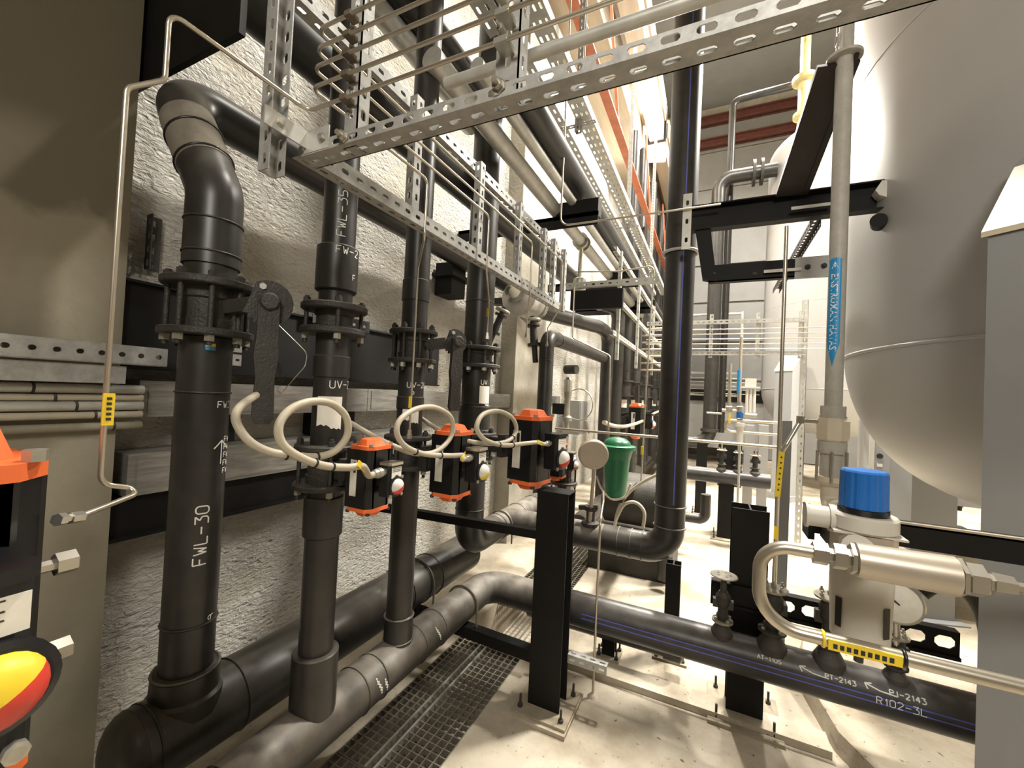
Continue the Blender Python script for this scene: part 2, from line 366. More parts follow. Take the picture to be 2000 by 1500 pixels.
# glowing strip with added bars, standing in for a floodlit part of the wall
m = MB(); m.box((XW - .12, 4.6, 7.0), (XW - .08, YF, 9.6)); wn = struct('glow_strip_1', m, WALLGLOW)
m = MB()
for y in (4.65, 7.0, 9.35, 11.7, 13.9): m.box((XW - .08, y - .03, 7.0), (XW - .01, y + .03, 9.6))
for z in (7.04, 8.3, 9.56): m.box((XW - .08, 4.6, z - .03), (XW - .01, YF, z + .03))
struct('glow_strip_bars', m, WHITEP, wn)
m = MB(); m.box((XW, YF, 0), (7, YF + .2, ZC)); wf = struct('wall_far', m, CONC)
zz = [0, 1.1, 2.25, 3.4, 4.6, 5.75, 6.9, 8.1, 9.25, 10.5]
for a, b in zip(zz, zz[1:]):
    m = MB(); m.box((XW, YF - .07, a + .03), (7, YF, b - .03)); struct('panel', m, CLAD, wf)
for k, z in enumerate((10.05, 9.35)):
    m = MB(); m.box((XW, YF - .32, z), (6.9, YF - .1, z + .05)).box((XW, YF - .22, z), (6.9, YF - .19, z + .22)).box((XW, YF - .32, z + .22), (6.9, YF - .1, z + .25))
    solo('roof_purlin', m, RUST, ('red-brown steel purlin higher on the far cladding' if k == 0 else 'red-brown steel purlin just under the upper one on the far cladding'), 'steel beam', 'purlins on the far wall')
m = MB(); m.box((6.0, -3, 0), (6.2, YF, ZC)); struct('wall_right', m, CONC)
m = MB(); m.box((-2.3, -3.2, 0), (7, -3, ZC)); struct('wall_back', m, CONCD)
m = MB(); m.box((-2.3, -3.2, ZC), (7, YF + .2, ZC + .2)); struct('ceiling', m, CLAD)
m = MB(); m.box((XW, -3, 3.35), (6, .62, 3.6)); struct('shade_slab', m, CONCD)  # unseen slab added overhead to keep the foreground dark
m = MB(); m.box((XW + .02, .755, 2.675), (-1.36, .775, 3.35)); struct('trim_4', m, BLK)
m = MB(); m.box((XW, 1.0, 6.2), (-1.36, YF - .1, 6.95)); struct('trim_5', m, BEAMC)
def tanbeam(y0, y1, x0, x1, z0, z1, lab):
    m = MB(); m.box((x0, y0, z0), (x1, y1, z1)).box((-1.38, y0, z1 - .3), (x1 + .03, y1, z1 + .06)); solo('roof_rib', m, BEAMC, lab, 'concrete beam', 'pale concrete ribs under the roof')
tanbeam(3.0, 8.05, -1.22, -.98, 6.45, 7.1, 'pale concrete rib under the roof ending just above the glowing floodlight')
tanbeam(8.6, 13.6, -1.22, -.98, 6.45, 7.1, 'pale concrete rib under the roof beyond the floodlight')
m = MB(); m.box((-1.26, 8.05, 6.4), (-.94, 8.12, 7.1)); solo('rib_end_plate', m, BLK, 'dark steel end plate on the pale concrete roof rib', 'plate')
# orange runway rail with droppers
t = thing('crane_rail', 'thin red-oxide steel rail running high along the pale beams', 'rail', (-1.05, 7, 4.6))
m = MB(); m.box((-1.07, 1.2, 4.6), (-1.04, 13.5, 4.68)).box((-1.1, 1.2, 4.58), (-1.01, 13.5, 4.6)); part('rail_bar', m, ORSTEEL, t)
for y in (4.6, 7.4, 10.2):
    m = MB(); m.bar((-1.055, y, 4.68), (-1.2, y, 6.2), .03, .03); part('dropper', m, ORSTEEL, t)
# yellow crane girder across the hall
t = thing('crane_girder', 'yellow overhead crane girder crossing the hall under the roof', 'crane', (1, 6.9, 9.0))
m = MB(); m.box((-.35, 6.9, 8.7), (5.9, 7.2, 9.3)).box((-.4, 6.85, 9.3), (5.9, 7.25, 9.36)); part('girder', m, YELP, t)
m = MB(); m.box((-.75, 6.7, 8.9), (-.35, 7.4, 9.2)); part('end_carriage', m, YELP, t)
# grating over the channel
def grating(y0, y1, label, sub):
    t = thing('floor_grating', label, 'grating', (-1.2, (y0 + y1) / 2, 0), 'channel gratings in the floor')
    p = .0392; x0, x1 = -1.418, -.982
    m = MB(); n = int(round((x1 - x0) / p)); k = int(round((y1 - y0) / p))
    for i in range(n + 1):
        x = x0 + (x1 - x0) * i / n; m.box((x - .0025, y0, -.03), (x + .0025, y1, 0))
    part('bearing_bars', m, GRT, t, stuff=True)
    m = MB()
    for j in range(k + 1):
        y = y0 + (y1 - y0) * j / k; m.box((x0, y - .0025, -.028), (x1, y + .0025, -.002))
    part('cross_bars', m, GRT, t, stuff=True)
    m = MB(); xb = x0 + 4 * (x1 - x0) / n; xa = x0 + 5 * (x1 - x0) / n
    m.box((xb - .005, y0, -.03), (xb + .005, y1, .002)).box((xa - .005, y0, -.03), (xa + .005, y1, .002)); part('light_streak_bar', m, GALVW, t, 'paler bars painted as a streak of light')  # paler colour imitates a row of mesh caught by a light streak
GRT = mat('grating_steel', (.2, .18, .14), .6, .2, var=.2)
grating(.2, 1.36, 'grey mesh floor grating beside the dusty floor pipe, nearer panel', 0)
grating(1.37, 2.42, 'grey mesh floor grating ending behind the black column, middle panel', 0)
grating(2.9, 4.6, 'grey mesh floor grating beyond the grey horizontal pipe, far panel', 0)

# ------------------------------------------------------------------ writing
FONT = {'F': '000646 0333', 'W': '0610243046', 'L': '060040', '-': '0343', '3': '06462443413000', '0': '163645413010010516', '5': '4606033342413000', 'U': '060110304146',
 'V': '062046', '2': '05163645440040', 'A': '002640 1333', 'T': '0646 2620', 'I': '2620', '1': '142620', 'R': '00063645443303 2340', 'P': '00063645443303', '4': '30360242',
 '^': '2026 042644', '9': '430305163645 4540', ' ': ''}
def chalk(par, txt, fmap, h, w=.0035, name='chalk_writing', m=None):
    """handwriting laid on a surface: fmap(u, v) -> point"""
    b = MB(); x = 0; k = h / 6
    for ch in txt:
        for st in FONT.get(ch, '').split():
            pts = [(x + int(st[i]) * k, int(st[i + 1]) * k) for i in range(0, len(st) - 1, 2)]
            for (u0, v0), (u1, v1) in zip(pts, pts[1:]):
                l = math.hypot(u1 - u0, v1 - v0)
                if l < 1e-6: continue
                nu, nv = -(v1 - v0) / l * w / 2, (u1 - u0) / l * w / 2; n = max(1, int(l / .012))
                L = [(u0 + (u1 - u0) * i / n, v0 + (v1 - v0) * i / n) for i in range(n + 1)]
                vs = [fmap(u + nu, v + nv) for u, v in L] + [fmap(u - nu, v - nv) for u, v in L]
                b.add(vs, [(n + 1 + i, n + 2 + i, i + 1, i) for i in range(n)])
        x += k * (5.6 if ch not in 'I1^' else 4.2)
    return part(name, b, m or CHALK, par)
def vmap(cx, cy, r, phi, z, rot=False):
    r += .0012
    def f(u, v):
        a, zz = (phi - v / r, z + u) if rot else (phi + u / r, z + v)
        return (cx + r * math.cos(a), cy + r * math.sin(a), zz)
    return f
def facing(x, y, deg=0): return math.atan2(-y, -x) + math.radians(deg)     # azimuth that looks towards the aisle end
def hmap(x, cy, cz, r, ang):
    r += .0012
    return lambda u, v: (x + u, cy - r * math.cos(ang + v / r), cz + r * math.sin(ang + v / r))
def patch(par, name, m, cx, cy, r, phi, z0, z1, width, torn=False, off=.0015, label=None):
    """sticker wrapped round a vertical pipe"""
    b = MB(); n = 10; r += off; top = []; bot = []
    for i in range(n + 1):
        a = phi + (i / n - .5) * width / r; zz = z0 + (((i * 7) % 5) * .0018 - .004 - .012 * (i > 5) if torn else 0)
        top.append((cx + r * math.cos(a), cy + r * math.sin(a), z1)); bot.append((cx + r * math.cos(a), cy + r * math.sin(a), zz))
    b.add(bot + top, [(i, i + 1, n + 2 + i, n + 1 + i) for i in range(n)], True)
    return part(name, b, m, par, label)

# ------------------------------------------------------------------ pipework
def pipe(label, pts, r, m, bend=None, sleeves=(), beads=(), group=None, name='pipe', n=28, cat='pipe', body='pipe_body', smat=None):
    P = [V(p) for p in pts]
    t = thing(name, label, cat, P[0], group)
    b = MB(); b.tube(P, r, n, bend, 9); part(body, b, m, t)
    for a, c, rr in sleeves:
        a, c = V(a), V(c); L = (c - a).length
        b = MB(); b.lathe(a, c - a, [(0, r * .98), (0, rr - .003), (.003, rr), (L - .003, rr), (L, rr - .003), (L, r * .98)], n); part('coupling_sleeve', b, smat or m, t)
    for p, ax in beads:
        rr = r if not isinstance(ax, tuple) or len(ax) < 4 else ax[3]
        b = MB(); b.torus(p, ax[:3], rr + .001, .0035, n, 6); part('weld_bead', b, smat or m, t)
    return t
def flange_valve(label, x, y, r, z0, z1, rf, nb=8, lever=None, group=None, th=.022, a0=0.2, name='butterfly_valve', plate_m=None):
    """wafer valve between two backing rings: z0 lower ring, z1 upper ring"""
    t = thing(name, label, 'valve', (x, y, (z0 + z1) / 2), group)
    for z in (z0, z1):
        b = MB(); b.lathe((x, y, z - th / 2), (0, 0, 1), [(0, r * 1.02), (0, rf - .004), (.004, rf), (th - .004, rf), (th, rf - .004), (th, r * 1.02)], 32); part('flange_ring', b, IRON, t)
    g0, g1 = z0 + th / 2, z1 - th / 2; g = g1 - g0
    b = MB(); b.lathe((x, y, g0), (0, 0, 1), [(0, r * 1.15), (g * .24, r * 1.15), (g * .26, r * 1.05), (g * .7, r * 1.05), (g * .74, r * 1.15), (g, r * 1.15)], 28); part('valve_body', b, IRON, t)
    for k in range(nb):
        a = a0 + 2 * PI * k / nb; px, py = x + math.cos(a) * rf * .82, y + math.sin(a) * rf * .82; s = rf * .065
        b = MB(); b.cyl((px, py, z0 - .045), (px, py, z1 + .035), s, n=8); sb = part('stud_bolt', b, IRON, t)
        for z, h in ((z1 + th / 2, .018), (z0 - th / 2 - .02, .02)):
            b = MB(); b.hexn((px, py, z), (0, 0, 1), s * 1.75, h); part('hex_nut', b, ZINC if z < z0 else IRON, sb)
    return t
R2 = .0575
Z0 = .387
# riser 1, reaching the hole in the wall
X1, Y1, R1 = -1.57, .83, .077
t = pipe('black pipe riser marked FWL-30 that bends over and runs on along the plaster wall', [(X1, Y1, 1.98), (X1, Y1, 2.235), (-1.86, .83, 2.667), (-1.86, 3.6, 2.667)], .084, PE, .12,
    beads=[((X1, Y1, 2.02), (0, 0, 1, .084)), ((X1, Y1, 2.13), (0, 0, 1, .084))], name='riser_pipe', body='upper_elbow', group=None)
b = MB(); b.tube([(X1, Y1, 1.80), (X1, Y1, 2.05)], R1, 28); part('upper_stub', b, PE, t)
b = MB(); b.tube([(X1, Y1, .62), (X1, Y1, 1.735)], R1, 28); part('pipe_body', b, PE, t)
d = (V((-1.86, .83, 2.667)) - V((X1, Y1, 2.235))).normalized()
for s in (.14, .27):
    b = MB(); b.torus(V((X1, Y1, 2.235)) + d * s, d, .087, .005, 28, 6); part('weld_bead', b, BPL, t)
b = MB(); b.tube([V((X1, Y1, 2.235)) + d * .13, V((X1, Y1, 2.235)) + d * .36], .0865, 28); part('pale_sleeve', b, mat('lit_sleeve', (.2, .175, .14), .6, var=.25), t, 'sleeve below the upper bend, painted paler as if lit')  # paler colour paints in the light falling on this stretch of pipe
for z in (1.55, .78): b = MB(); b.torus((X1, Y1, z), (0, 0, 1), R1 + .001, .004, 28, 6); part('weld_bead', b, PE, t)
b = MB(); b.lathe((X1, Y1, .49), (0, 0, 1), [(0, .115), (.05, .108), (.06, .098), (.13, .094), (.135, R1)], 28); part('foot_sleeve', b, PE, t)
b = MB(); b.torus((X1, Y1, .62), (0, 0, 1), .093, .005, 28, 6); part('weld_bead', b, PEG, t)
ph = facing(X1, Y1)
chalk(t, 'FWL-30', vmap(X1, Y1, R1, ph + .45, .985, True), .036, .0042)
chalk(t, 'FW3', vmap(X1, Y1, R1, ph + .55, 1.5), .022, .0028)
chalk(t, '^', vmap(X1, Y1, R1, ph + .5, 1.31), .08, .0045)
for i in range(5): chalk(t, 'FW', vmap(X1, Y1, R1, ph + .98, 1.385 - i * .027), .017, .003)
chalk(t, '9', vmap(X1, Y1, R1, ph + .95, .79, True), .02, .0025)
t = flange_valve('large black butterfly valve with long lever handle on the FWL-30 riser', X1, Y1, R1, 1.75, 1.915, .137, 8, None, th=.024, a0=.35)
# its lever, drawn at the photo's place: hub right of the ring, handle hanging
def lever_on(t, c, hub, hl, hw, R=.062, d=(.88, -.47, 0)):
    c, hub = V(c), V(hub); d = V(d).normalized(); q = V((-d.y, d.x, 0))
    b = MB(); b.cyl(c, hub + d * .01, .017, n=12).bar(c + (hub - c) * .35, c + (hub - c) * .8, .05, .045); part('valve_neck', b, IRON, t)
    pl = []
    for i in range(12):
        a = math.radians(120 - i * 19); pl.append(hub + q * (R * math.cos(a)) + V((0, 0, R * math.sin(a))))
    for i in range(9):
        a = math.radians(-95 - i * 8); RR = R * (1.1 if i % 2 else .92); pl.append(hub + q * (RR * math.cos(a)) + V((0, 0, RR * math.sin(a))))
    b = MB(); b.extrude(pl, d * .008); part('notch_plate', b, IRON, t)
    b = MB(); b.hexn(hub + V((0, 0, R * .68)) + d * .008 - q * R * .25, d, R * .15, .007); part('plate_bolt', b, GALVW, t)
    hb = hub + d * .014; w0, w1 = hw * .44, hw * .5
    pr = [(-w0, .012), (-w0 * .6, hw * .42), (0, hw * .5), (w0 * .6, hw * .42), (w0, .012), (w0, -hl * .3), (w1, -hl * .45), (w1 * .78, -hl * .62), (w1 * .9, -hl * .95), (w1 * .6, -hl), (-w1 * .6, -hl), (-w1 * .9, -hl * .95), (-w1 * .78, -hl * .62), (-w1, -hl * .45), (-w0, -hl * .3)]
    b = MB(); b.extrude([hb + q * u + V((0, 0, v)) for u, v in pr], d * .022).lathe(hb, d, [(0, hw * .42), (.028, hw * .42), (.034, hw * .34)], 16); part('lever_handle', b, IRON, t)
hub = at(524, 592, X=-1.34); lever_on(t, (X1, Y1, 1.83), hub, .40, .07, .075)
for nm, z0_, z1_, mm in (('upper', 1.703, 1.713, YEL), ('lower', 1.691, 1.703, BLUEL)): patch(t, 'flange_sticker', mm, X1, Y1, R1, facing(X1, Y1, 8), z0_, z1_, .028, off=.003, label=('yellow' if mm is YEL else 'blue') + ' half of a small sticker')
# back floor pipe
pb = pipe('thick dark pipe along the wall foot, behind the dusty floor pipe', [(X1, .69, .434), (X1, 2.62, .434)], .125, PE, name='floor_pipe', beads=[((X1, .72, .434), (0, 1, 0)), ((X1, .98, .434), (0, 1, 0)), ((X1, 2.05, .434), (0, 1, 0)), ((X1, 2.17, .434), (0, 1, 0)), ((X1, 1.9, .434), (0, 1, 0))])
b = MB(); b.dome((X1, .695, .434), (0, -1, 0), .125, .075, 28, 6); part('end_cap', b, PE, pb)
# front floor pipe with elbow into the cross pipe
XF = -1.237
fp = pipe('dusty dark pipe along the floor that feeds two risers and turns into the cross pipe', [(XF, -.9, Z0), (XF, 2.35, Z0), (-.78, 2.35, Z0)], .09, PEG, .13, name='floor_pipe',
    beads=[((XF, y, Z0), (0, 1, 0)) for y in (.62, .76, 1.26, 1.36, 1.62, 1.78)])
# scraped chalk marks
for y, a in ((1.3, 35), (1.34, 20), (1.7, 40), (.7, 30)):
    b = MB()
    for k in range(4):
        aa = math.radians(a - k * 9); y0 = y + k * .006
        for i in range(3):
            q0, q1 = aa - i * .1, aa - i * .1 - .08
            b.add([(XF + .0915 * math.cos(q0), y0, Z0 + .0915 * math.sin(q0)), (XF + .0915 * math.cos(q0), y0 + .006, Z0 + .0915 * math.sin(q0)), (XF + .0915 * math.cos(q1), y0 + .007, Z0 + .0915 * math.sin(q1)), (XF + .0915 * math.cos(q1), y0 + .001, Z0 + .0915 * math.sin(q1))], [(0, 1, 2, 3)])
    part('chalk_marks', b, CHALK, fp)
# cross pipe
cp = pipe('grey-black pipe crossing low in front of the black support, carrying small valves', [(-.78, 2.35, Z0), (1.16, 2.35, Z0)], .09, PEC, name='cross_pipe')
for a in (-22, -8):
    b = MB(); q = math.radians(a + 22); r = .0908
    vs = [(x, 2.35 - r * math.cos(q + e), Z0 + r * math.sin(q + e)) for e in (-.03, .03) for x in (-.6, 1.16)]
    b.add(vs, [(0, 1, 3, 2)]); part('blue_stripe', b, STRIPE, cp)
def on_cross(px, py): p = at(px, py, Y=2.275); return p.x
chalk(cp, 'AT-1105', hmap(on_cross(1480, 1262), 2.35, Z0, .09, .5), .016, .0042)
chalk(cp, 'PT-2143', hmap(on_cross(1612, 1305), 2.35, Z0, .09, .44), .0175, .0042)
chalk(cp, 'PI-2143', hmap(on_cross(1738, 1335), 2.35, Z0, .09, .48), .0195, .0042)
chalk(cp, 'R102-3L', hmap(on_cross(1710, 1358), 2.35, Z0, .09, .0), .026, .003)
for px, py, a0 in ((1562, 1292, .66), (1690, 1312, .7)):
    b = MB(); x0 = on_cross(px, py); f = hmap(x0, 2.35, Z0, .09, a0)
    for p, q in (((0, 0), (.05, -.016)), ((.05, -.016), (.105, -.02)), ((0, 0), (.024, .004)), ((0, 0), (.009, -.02))):
        (u0, v0), (u1, v1) = p, q; l = math.hypot(u1 - u0, v1 - v0); nu, nv = -(v1 - v0) / l * .0025, (u1 - u0) / l * .0025
        b.add([f(u0 + nu, v0 + nv), f(u0 - nu, v0 - nv), f(u1 - nu, v1 - nv), f(u1 + nu, v1 + nv)], [(0, 1, 2, 3)])
    part('chalk_arrow', b, CHALK, cp)
# risers 2 and 3 on the floor pipe
def riser23(y, label, gaps, sleeves, ztop=4.3, z0=.46):
    t = thing('riser_pipe', label, 'pipe', (XF, y, z0))
    for a, c in ((z0, 1.225), (1.385, gaps[0]), (gaps[1], ztop)):
        b = MB(); b.tube([(XF, y, a), (XF, y, c)], R2, 26); part('pipe_body', b, PE, t)
    for a, c, rr in sleeves:
        b = MB(); b.lathe((XF, y, a), (0, 0, 1), [(0, R2), (0, rr - .004), (.004, rr), (c - a - .004, rr), (c - a, rr - .004), (c - a, R2)], 28); part('coupling_sleeve', b, PE, t)
    return t
Y2, Y3 = 1.068, 1.512
t2 = riser23(Y2, 'thinner black riser marked FWL-35, second from the concrete pier', (1.775, 1.88), [(.44, .655, .077), (1.06, 1.2, .066), (1.93, 2.09, .071), (1.62, 1.70, .062)])
t3 = riser23(Y3, 'thinner black riser marked UV-205, standing just behind the FWL-35 riser', (1.71, 1.86), [(.455, .58, .0635), (1.99, 2.09, .0615), (1.5, 1.56, .061)])
for z in (.575, .47): b = MB(); b.torus((XF, Y3, z), (0, 0, 1), .064, .004, 26, 6); part('weld_bead', b, PEG, t3)
p2 = facing(XF, Y2); p3 = facing(XF, Y3)
chalk(t2, 'FWL-35', vmap(XF, Y2, R2, p2 + .35, 2.12, True), .03, .003)
chalk(t2, 'FW-2', vmap(XF, Y2, .071, p2 - .1, 2.055), .025, .003); chalk(t2, 'F', vmap(XF, Y2, .071, p2 + .8, 1.97), .02, .003)
chalk(t2, 'UV-20', vmap(XF, Y2, R2, p2 - .05, 1.585), .026, .003); chalk(t2, 'F0', vmap(XF, Y2, R2, p2 + .5, 1.665), .018, .0025)
chalk(t3, 'UV-205', vmap(XF, Y3, R2, p3 - .3, 1.6), .024, .003); chalk(t3, '0', vmap(XF, Y3, R2, p3 + .1, 1.57), .012, .003)
patch(t2, 'paper_label', PAPER, XF, Y2, .0585, p2 + .02, 1.455, 1.555, .085, True, label='white paper label with a torn lower edge')
patch(t3, 'paper_label', PAPER, XF, Y3, .0585, p3 + .08, 1.455, 1.55, .075, True, label='white paper label with a torn lower edge')
flange_valve('flanged joint halfway up the FWL-35 riser, above the paper label', XF, Y2, R2, 1.785, 1.87, .112, 4, None, th=.022, a0=-.6, name='flanged_joint')
v = flange_valve('black butterfly valve under the orange actuator on the FWL-35 riser', XF, Y2, R2, 1.24, 1.375, .107, 4, None, th=.02, a0=-.55)
b = MB(); b.box((XF - .02, Y2 - .02, 1.29), (XF + .12, Y2 + .02, 1.33)).box((XF + .10, Y2 - .035, 1.275), (XF + .13, Y2 + .035, 1.345)); part('stem_neck', b, IRON, v)
v = flange_valve('black butterfly valve with hanging lever on the UV-205 riser', XF, Y3, R2, 1.72, 1.85, .108, 8, None, th=.02, a0=.2)
lever_on(v, (XF, Y3, 1.785), at(888, 668, X=-1.06), .31, .06, .058)
v = flange_valve('black butterfly valve under the orange actuator on the UV-205 riser', XF, Y3, R2, 1.245, 1.375, .107, 4, None, th=.02, a0=.1)
b = MB(); b.box((XF - .02, Y3 - .02, 1.29), (XF + .12, Y3 + .02, 1.33)).box((XF + .10, Y3 - .035, 1.275), (XF + .13, Y3 + .035, 1.345)); part('stem_neck', b, IRON, v)
# riser 4: comes down, turns and runs along the wall to the upper cross pipe
X4, Y4, R4 = -1.35, 2.28, .09
t4 = thing('riser_pipe', 'thick black riser right of UV-205 that turns at its foot into the grey pipe', 'pipe', (X4, Y4, .64))
b = MB(); b.tube([(X4, Y4, 1.3), (X4, Y4, .64), (X4, 2.62, .64)], R4, 28, .13, 10); part('pipe_body', b, PE, t4)
b = MB(); b.tube([(X4, Y4, 1.38), (X4, Y4, 1.75)], R4, 28); part('pipe_body', b, PE, t4)
b = MB(); b.tube([(X4, Y4, 1.86), (X4, Y4, 5.0)], R4, 28); part('pipe_body', b, PE, t4)
for z in (.79, 2.16, 1.52, .86): b = MB(); b.torus((X4, Y4, z), (0, 0, 1), R4, .004, 28, 6); part('weld_bead', b, PE, t4)
b = MB(); b.lathe((X4, Y4, 1.36), (0, 0, 1), [(0, R4), (0, .1), (.14, .1), (.144, R4)], 28); part('coupling_sleeve', b, PE, t4)
p4 = facing(X4, Y4)
chalk(t4, 'UV', vmap(X4, Y4, R4, p4 + .35, 1.64), .028, .004)
patch(t4, 'paper_label', PAPER, X4, Y4, .0905, p4 + .72, 1.52, 1.63, .085, True, label='white paper label with a torn lower edge')
v = flange_valve('black butterfly valve on the thick riser beside the lever valve', X4, Y4, R4, 1.755, 1.865, .15, 8, None, th=.022, a0=.1)
v = flange_valve('black butterfly valve low on the thick riser, behind the tall actuator', X4, Y4, R4, 1.19, 1.33, .145, 8, None, th=.022, a0=.1)
b = MB(); b.box((X4, Y4 - .02, 1.23), (X4 + .2, Y4 + .02, 1.28)); part('stem_neck', b, IRON, v)
# upper cross pipe to the big blue-striped pipe
XB, YB, RB, ZU = -.213, 2.82, .091, .655
uc = pipe('dusty grey pipe with cast joints running from the thick riser towards the blue-striped pipe', [(X4, 2.62, .64), (X4, 3.5, .64)], .09, PEG, name='header_pipe', beads=[((X4, y, .64), (0, 1, 0)) for y in (2.66, 2.74, 3.0, 3.3)])
b = MB(); b.tube([(X4, YB, .65), (-.62, YB, ZU)], .09, 28); part('branch_pipe', b, PEG, uc)
bp_ = thing('riser_pipe', 'big blue-striped black pipe standing free in the aisle', 'pipe', (XB, YB, ZU))
b = MB(); b.tube([(XB, YB, 6.2), (XB, YB, ZU), (-.62, YB, ZU)], RB, 32, .14, 12); part('pipe_body', b, PE, bp_)
for z in (.94, .81): b = MB(); b.torus((XB, YB, z), (0, 0, 1), RB + .003, .006, 32, 6); part('weld_bead', b, PEG, bp_)
for x in (-.37, -.44, -.52): b = MB(); b.torus((x, YB, ZU), (1, 0, 0), RB + .001, .004, 32, 6); part('weld_bead', b, PEG, bp_)
b = MB(); b.hexn((XB + .02, YB - .085, ZU + .0), (0, -1, 0), .011, .012); part('test_plug', b, GALVW, bp_)
b = MB(); q0 = facing(XB, YB, 12)
for zz0, zz1 in ((.96, 6.2),):
    b.add([(XB + (RB + .0008) * math.cos(q0 + e), YB + (RB + .0008) * math.sin(q0 + e), z) for z in (zz0, zz1) for e in (-.04, .04)], [(0, 1, 3, 2)])
part('blue_stripe', b, STRIPE, bp_)
b = MB(); b.torus((XB, YB, at(1310, 490, Y=2.75).z), (0, 0, 1), RB + .012, .01, 32, 8); part('pipe_clamp', b, GALVW, bp_, 'galvanised U-bolt clamp')
# low black stub pipe with cap under the cross pipe, tagged
sp_ = pipe('black stub pipe with a capped end and small white tag, under the cross pipe', [(-1.05, 2.62, .17), (-.115, 2.62, .17)], .055, PE, name='stub_pipe')
b = MB(); b.lathe((-.2, 2.62, .17), (1, 0, 0), [(0, .056), (0, .066), (.09, .066), (.1, .055), (.1, 0)], 24); part('end_cap', b, PE, sp_)
b = MB(); b.box((-.16, 2.553, .17), (-.12, 2.556, .19)); part('tag', b, PAPER, sp_)
# ------------------------------------------------------------------ black support posts
def ipost(label, x, y, w, d, z1, base=True, bw=.0, cat='post', name='steel_post', z0=0.0, plate=.3):
    """H-section standing post: flanges face the aisle"""
    t = thing(name, label, cat, (x, y, z0))
    b = MB(); tf = .009
    b.box((x - w / 2, y - d / 2, z0 + .012), (x + w / 2, y - d / 2 + tf, z1)).box((x - w / 2, y + d / 2 - tf, z0 + .012), (x + w / 2, y + d / 2, z1)).box((x - .004, y - d / 2 + tf, z0 + .012), (x + .004, y + d / 2 - tf, z1))
    part('post_body', b, BLK, t)
    if base:
        b = MB(); b.box((x - plate / 2, y - plate / 2, z0), (x + plate / 2, y + plate / 2, z0 + .013)); part('base_plate', b, CONCP, t, 'dusty base plate')
        for i in (-1, 1):
            for j in (-1, 1):
                b = MB(); px, py = x + i * plate * .38, y + j * plate * .36; b.cyl((px, py, z0 + .01), (px, py, z0 + .075), .006, n=8).hexn((px, py, z0 + .013), (0, 0, 1), .013, .014); part('anchor_bolt', b, IRON, t)
    return t
CONCP = mat('dusty_plate', (.34, .29, .21), .8, var=.15)
b = MB(); b.box((-.9, 1.9, -.01), (-.56, 2.22, .02)); solo('grout_pad', b, FLOOR, 'pale grout pad beneath the foot of the near black post', 'pad')
pc = ipost('black H-section post at the pipe crossing, standing on a grout pad', -.705, 2.06, .165, .12, 1.10, plate=.28, z0=.02)
b = MB(); b.bar((-.705, 2.06, .24), (-1.75, 2.06, .262), .06, .06); part('lower_arm', b, BLK, pc)
b = MB(); b.bar((-.705, 2.14, .84), (-1.95, 2.02, .84), .045, .045); part('upper_arm', b, BLK, pc)
b = MB(); b.box((-.79, 2.0, 1.10), (-.62, 2.12, 1.106)); part('top_plate', b, BLK, pc)
b = MB(); b.slotted((-.62, 2.1, .27), (1, 0, 0), (0, 1, 0), .2, .04, .003).slotted((-.62, 2.1, .27), (1, 0, 0), (0, 0, -1), .2, .04, .003); part('slotted_bracket', b, GALV, pc, 'galvanised slotted bracket')
ps = ipost('broad black post behind the grey cross pipe, below the handwheel valve', .2, 2.53, .165, .14, 1.06, plate=.33)
b = MB(); b.box((.02, 2.46, .0), (.38, 2.62, .014)); 
pr = ipost('slim black post under the elbow of the blue-striped pipe', -.18, 2.86, .085, .085, .575, plate=.2)
pq = ipost('short black post below the grey cross pipe beside the thin floor rod', -.52, 2.66, .075, .075, .27, plate=.14, name='steel_post')
def ubolt(label, c, axis, R, r, drop, m=None, group='U-bolts over the floor pipes'):
    """U-bolt over a pipe whose axis is along Y (axis y) resting on an arm"""
    b = MB(); x, y, z = c; pts = [(x - R, y, z - drop)] + [(x - R * math.cos(q), y, z + R * math.sin(q)) for q in [PI * i / 14 for i in range(15)]] + [(x + R, y, z - drop)]
    b.tube(pts, r, 8); return solo('u_bolt', b, m or UB, label, 'bolt', group)
UB = mat('plain_ubolt', (.16, .14, .11), .5, .4, var=.2)
ubolt('grey U-bolt clamping the dusty floor pipe to the post arm', (XF, 2.06, Z0), 'y', .098, .006, .12)
ubolt('dark U-bolt clamping the thick pipe at the wall foot', (X1, 2.06, .434), 'y', .133, .006, .15)
ubolt('grey U-bolt over the header pipe beside the tall actuator', (X4, 2.72, .64), 'y', .098, .006, .12)
# thin steel rod rising from the floor
t = thing('steel_tube', 'thin vertical steel tube bent over the black post top, rising from the floor', 'tube', (-.517, 2.25, 0))
b = MB(); b.tube([(-.517, 2.25, 0), (-.517, 2.25, .94), (-.56, 2.5, .98), (-.62, 2.75, .98)], .0065, 10, .06); part('tube_body', b, TUBE, t)
b = MB(); b.lathe((-.517, 2.25, 0), (0, 0, 1), [(0, .03), (.012, .02), (.02, .008)], 12); part('dirt_collar', b, FLOOR, t)

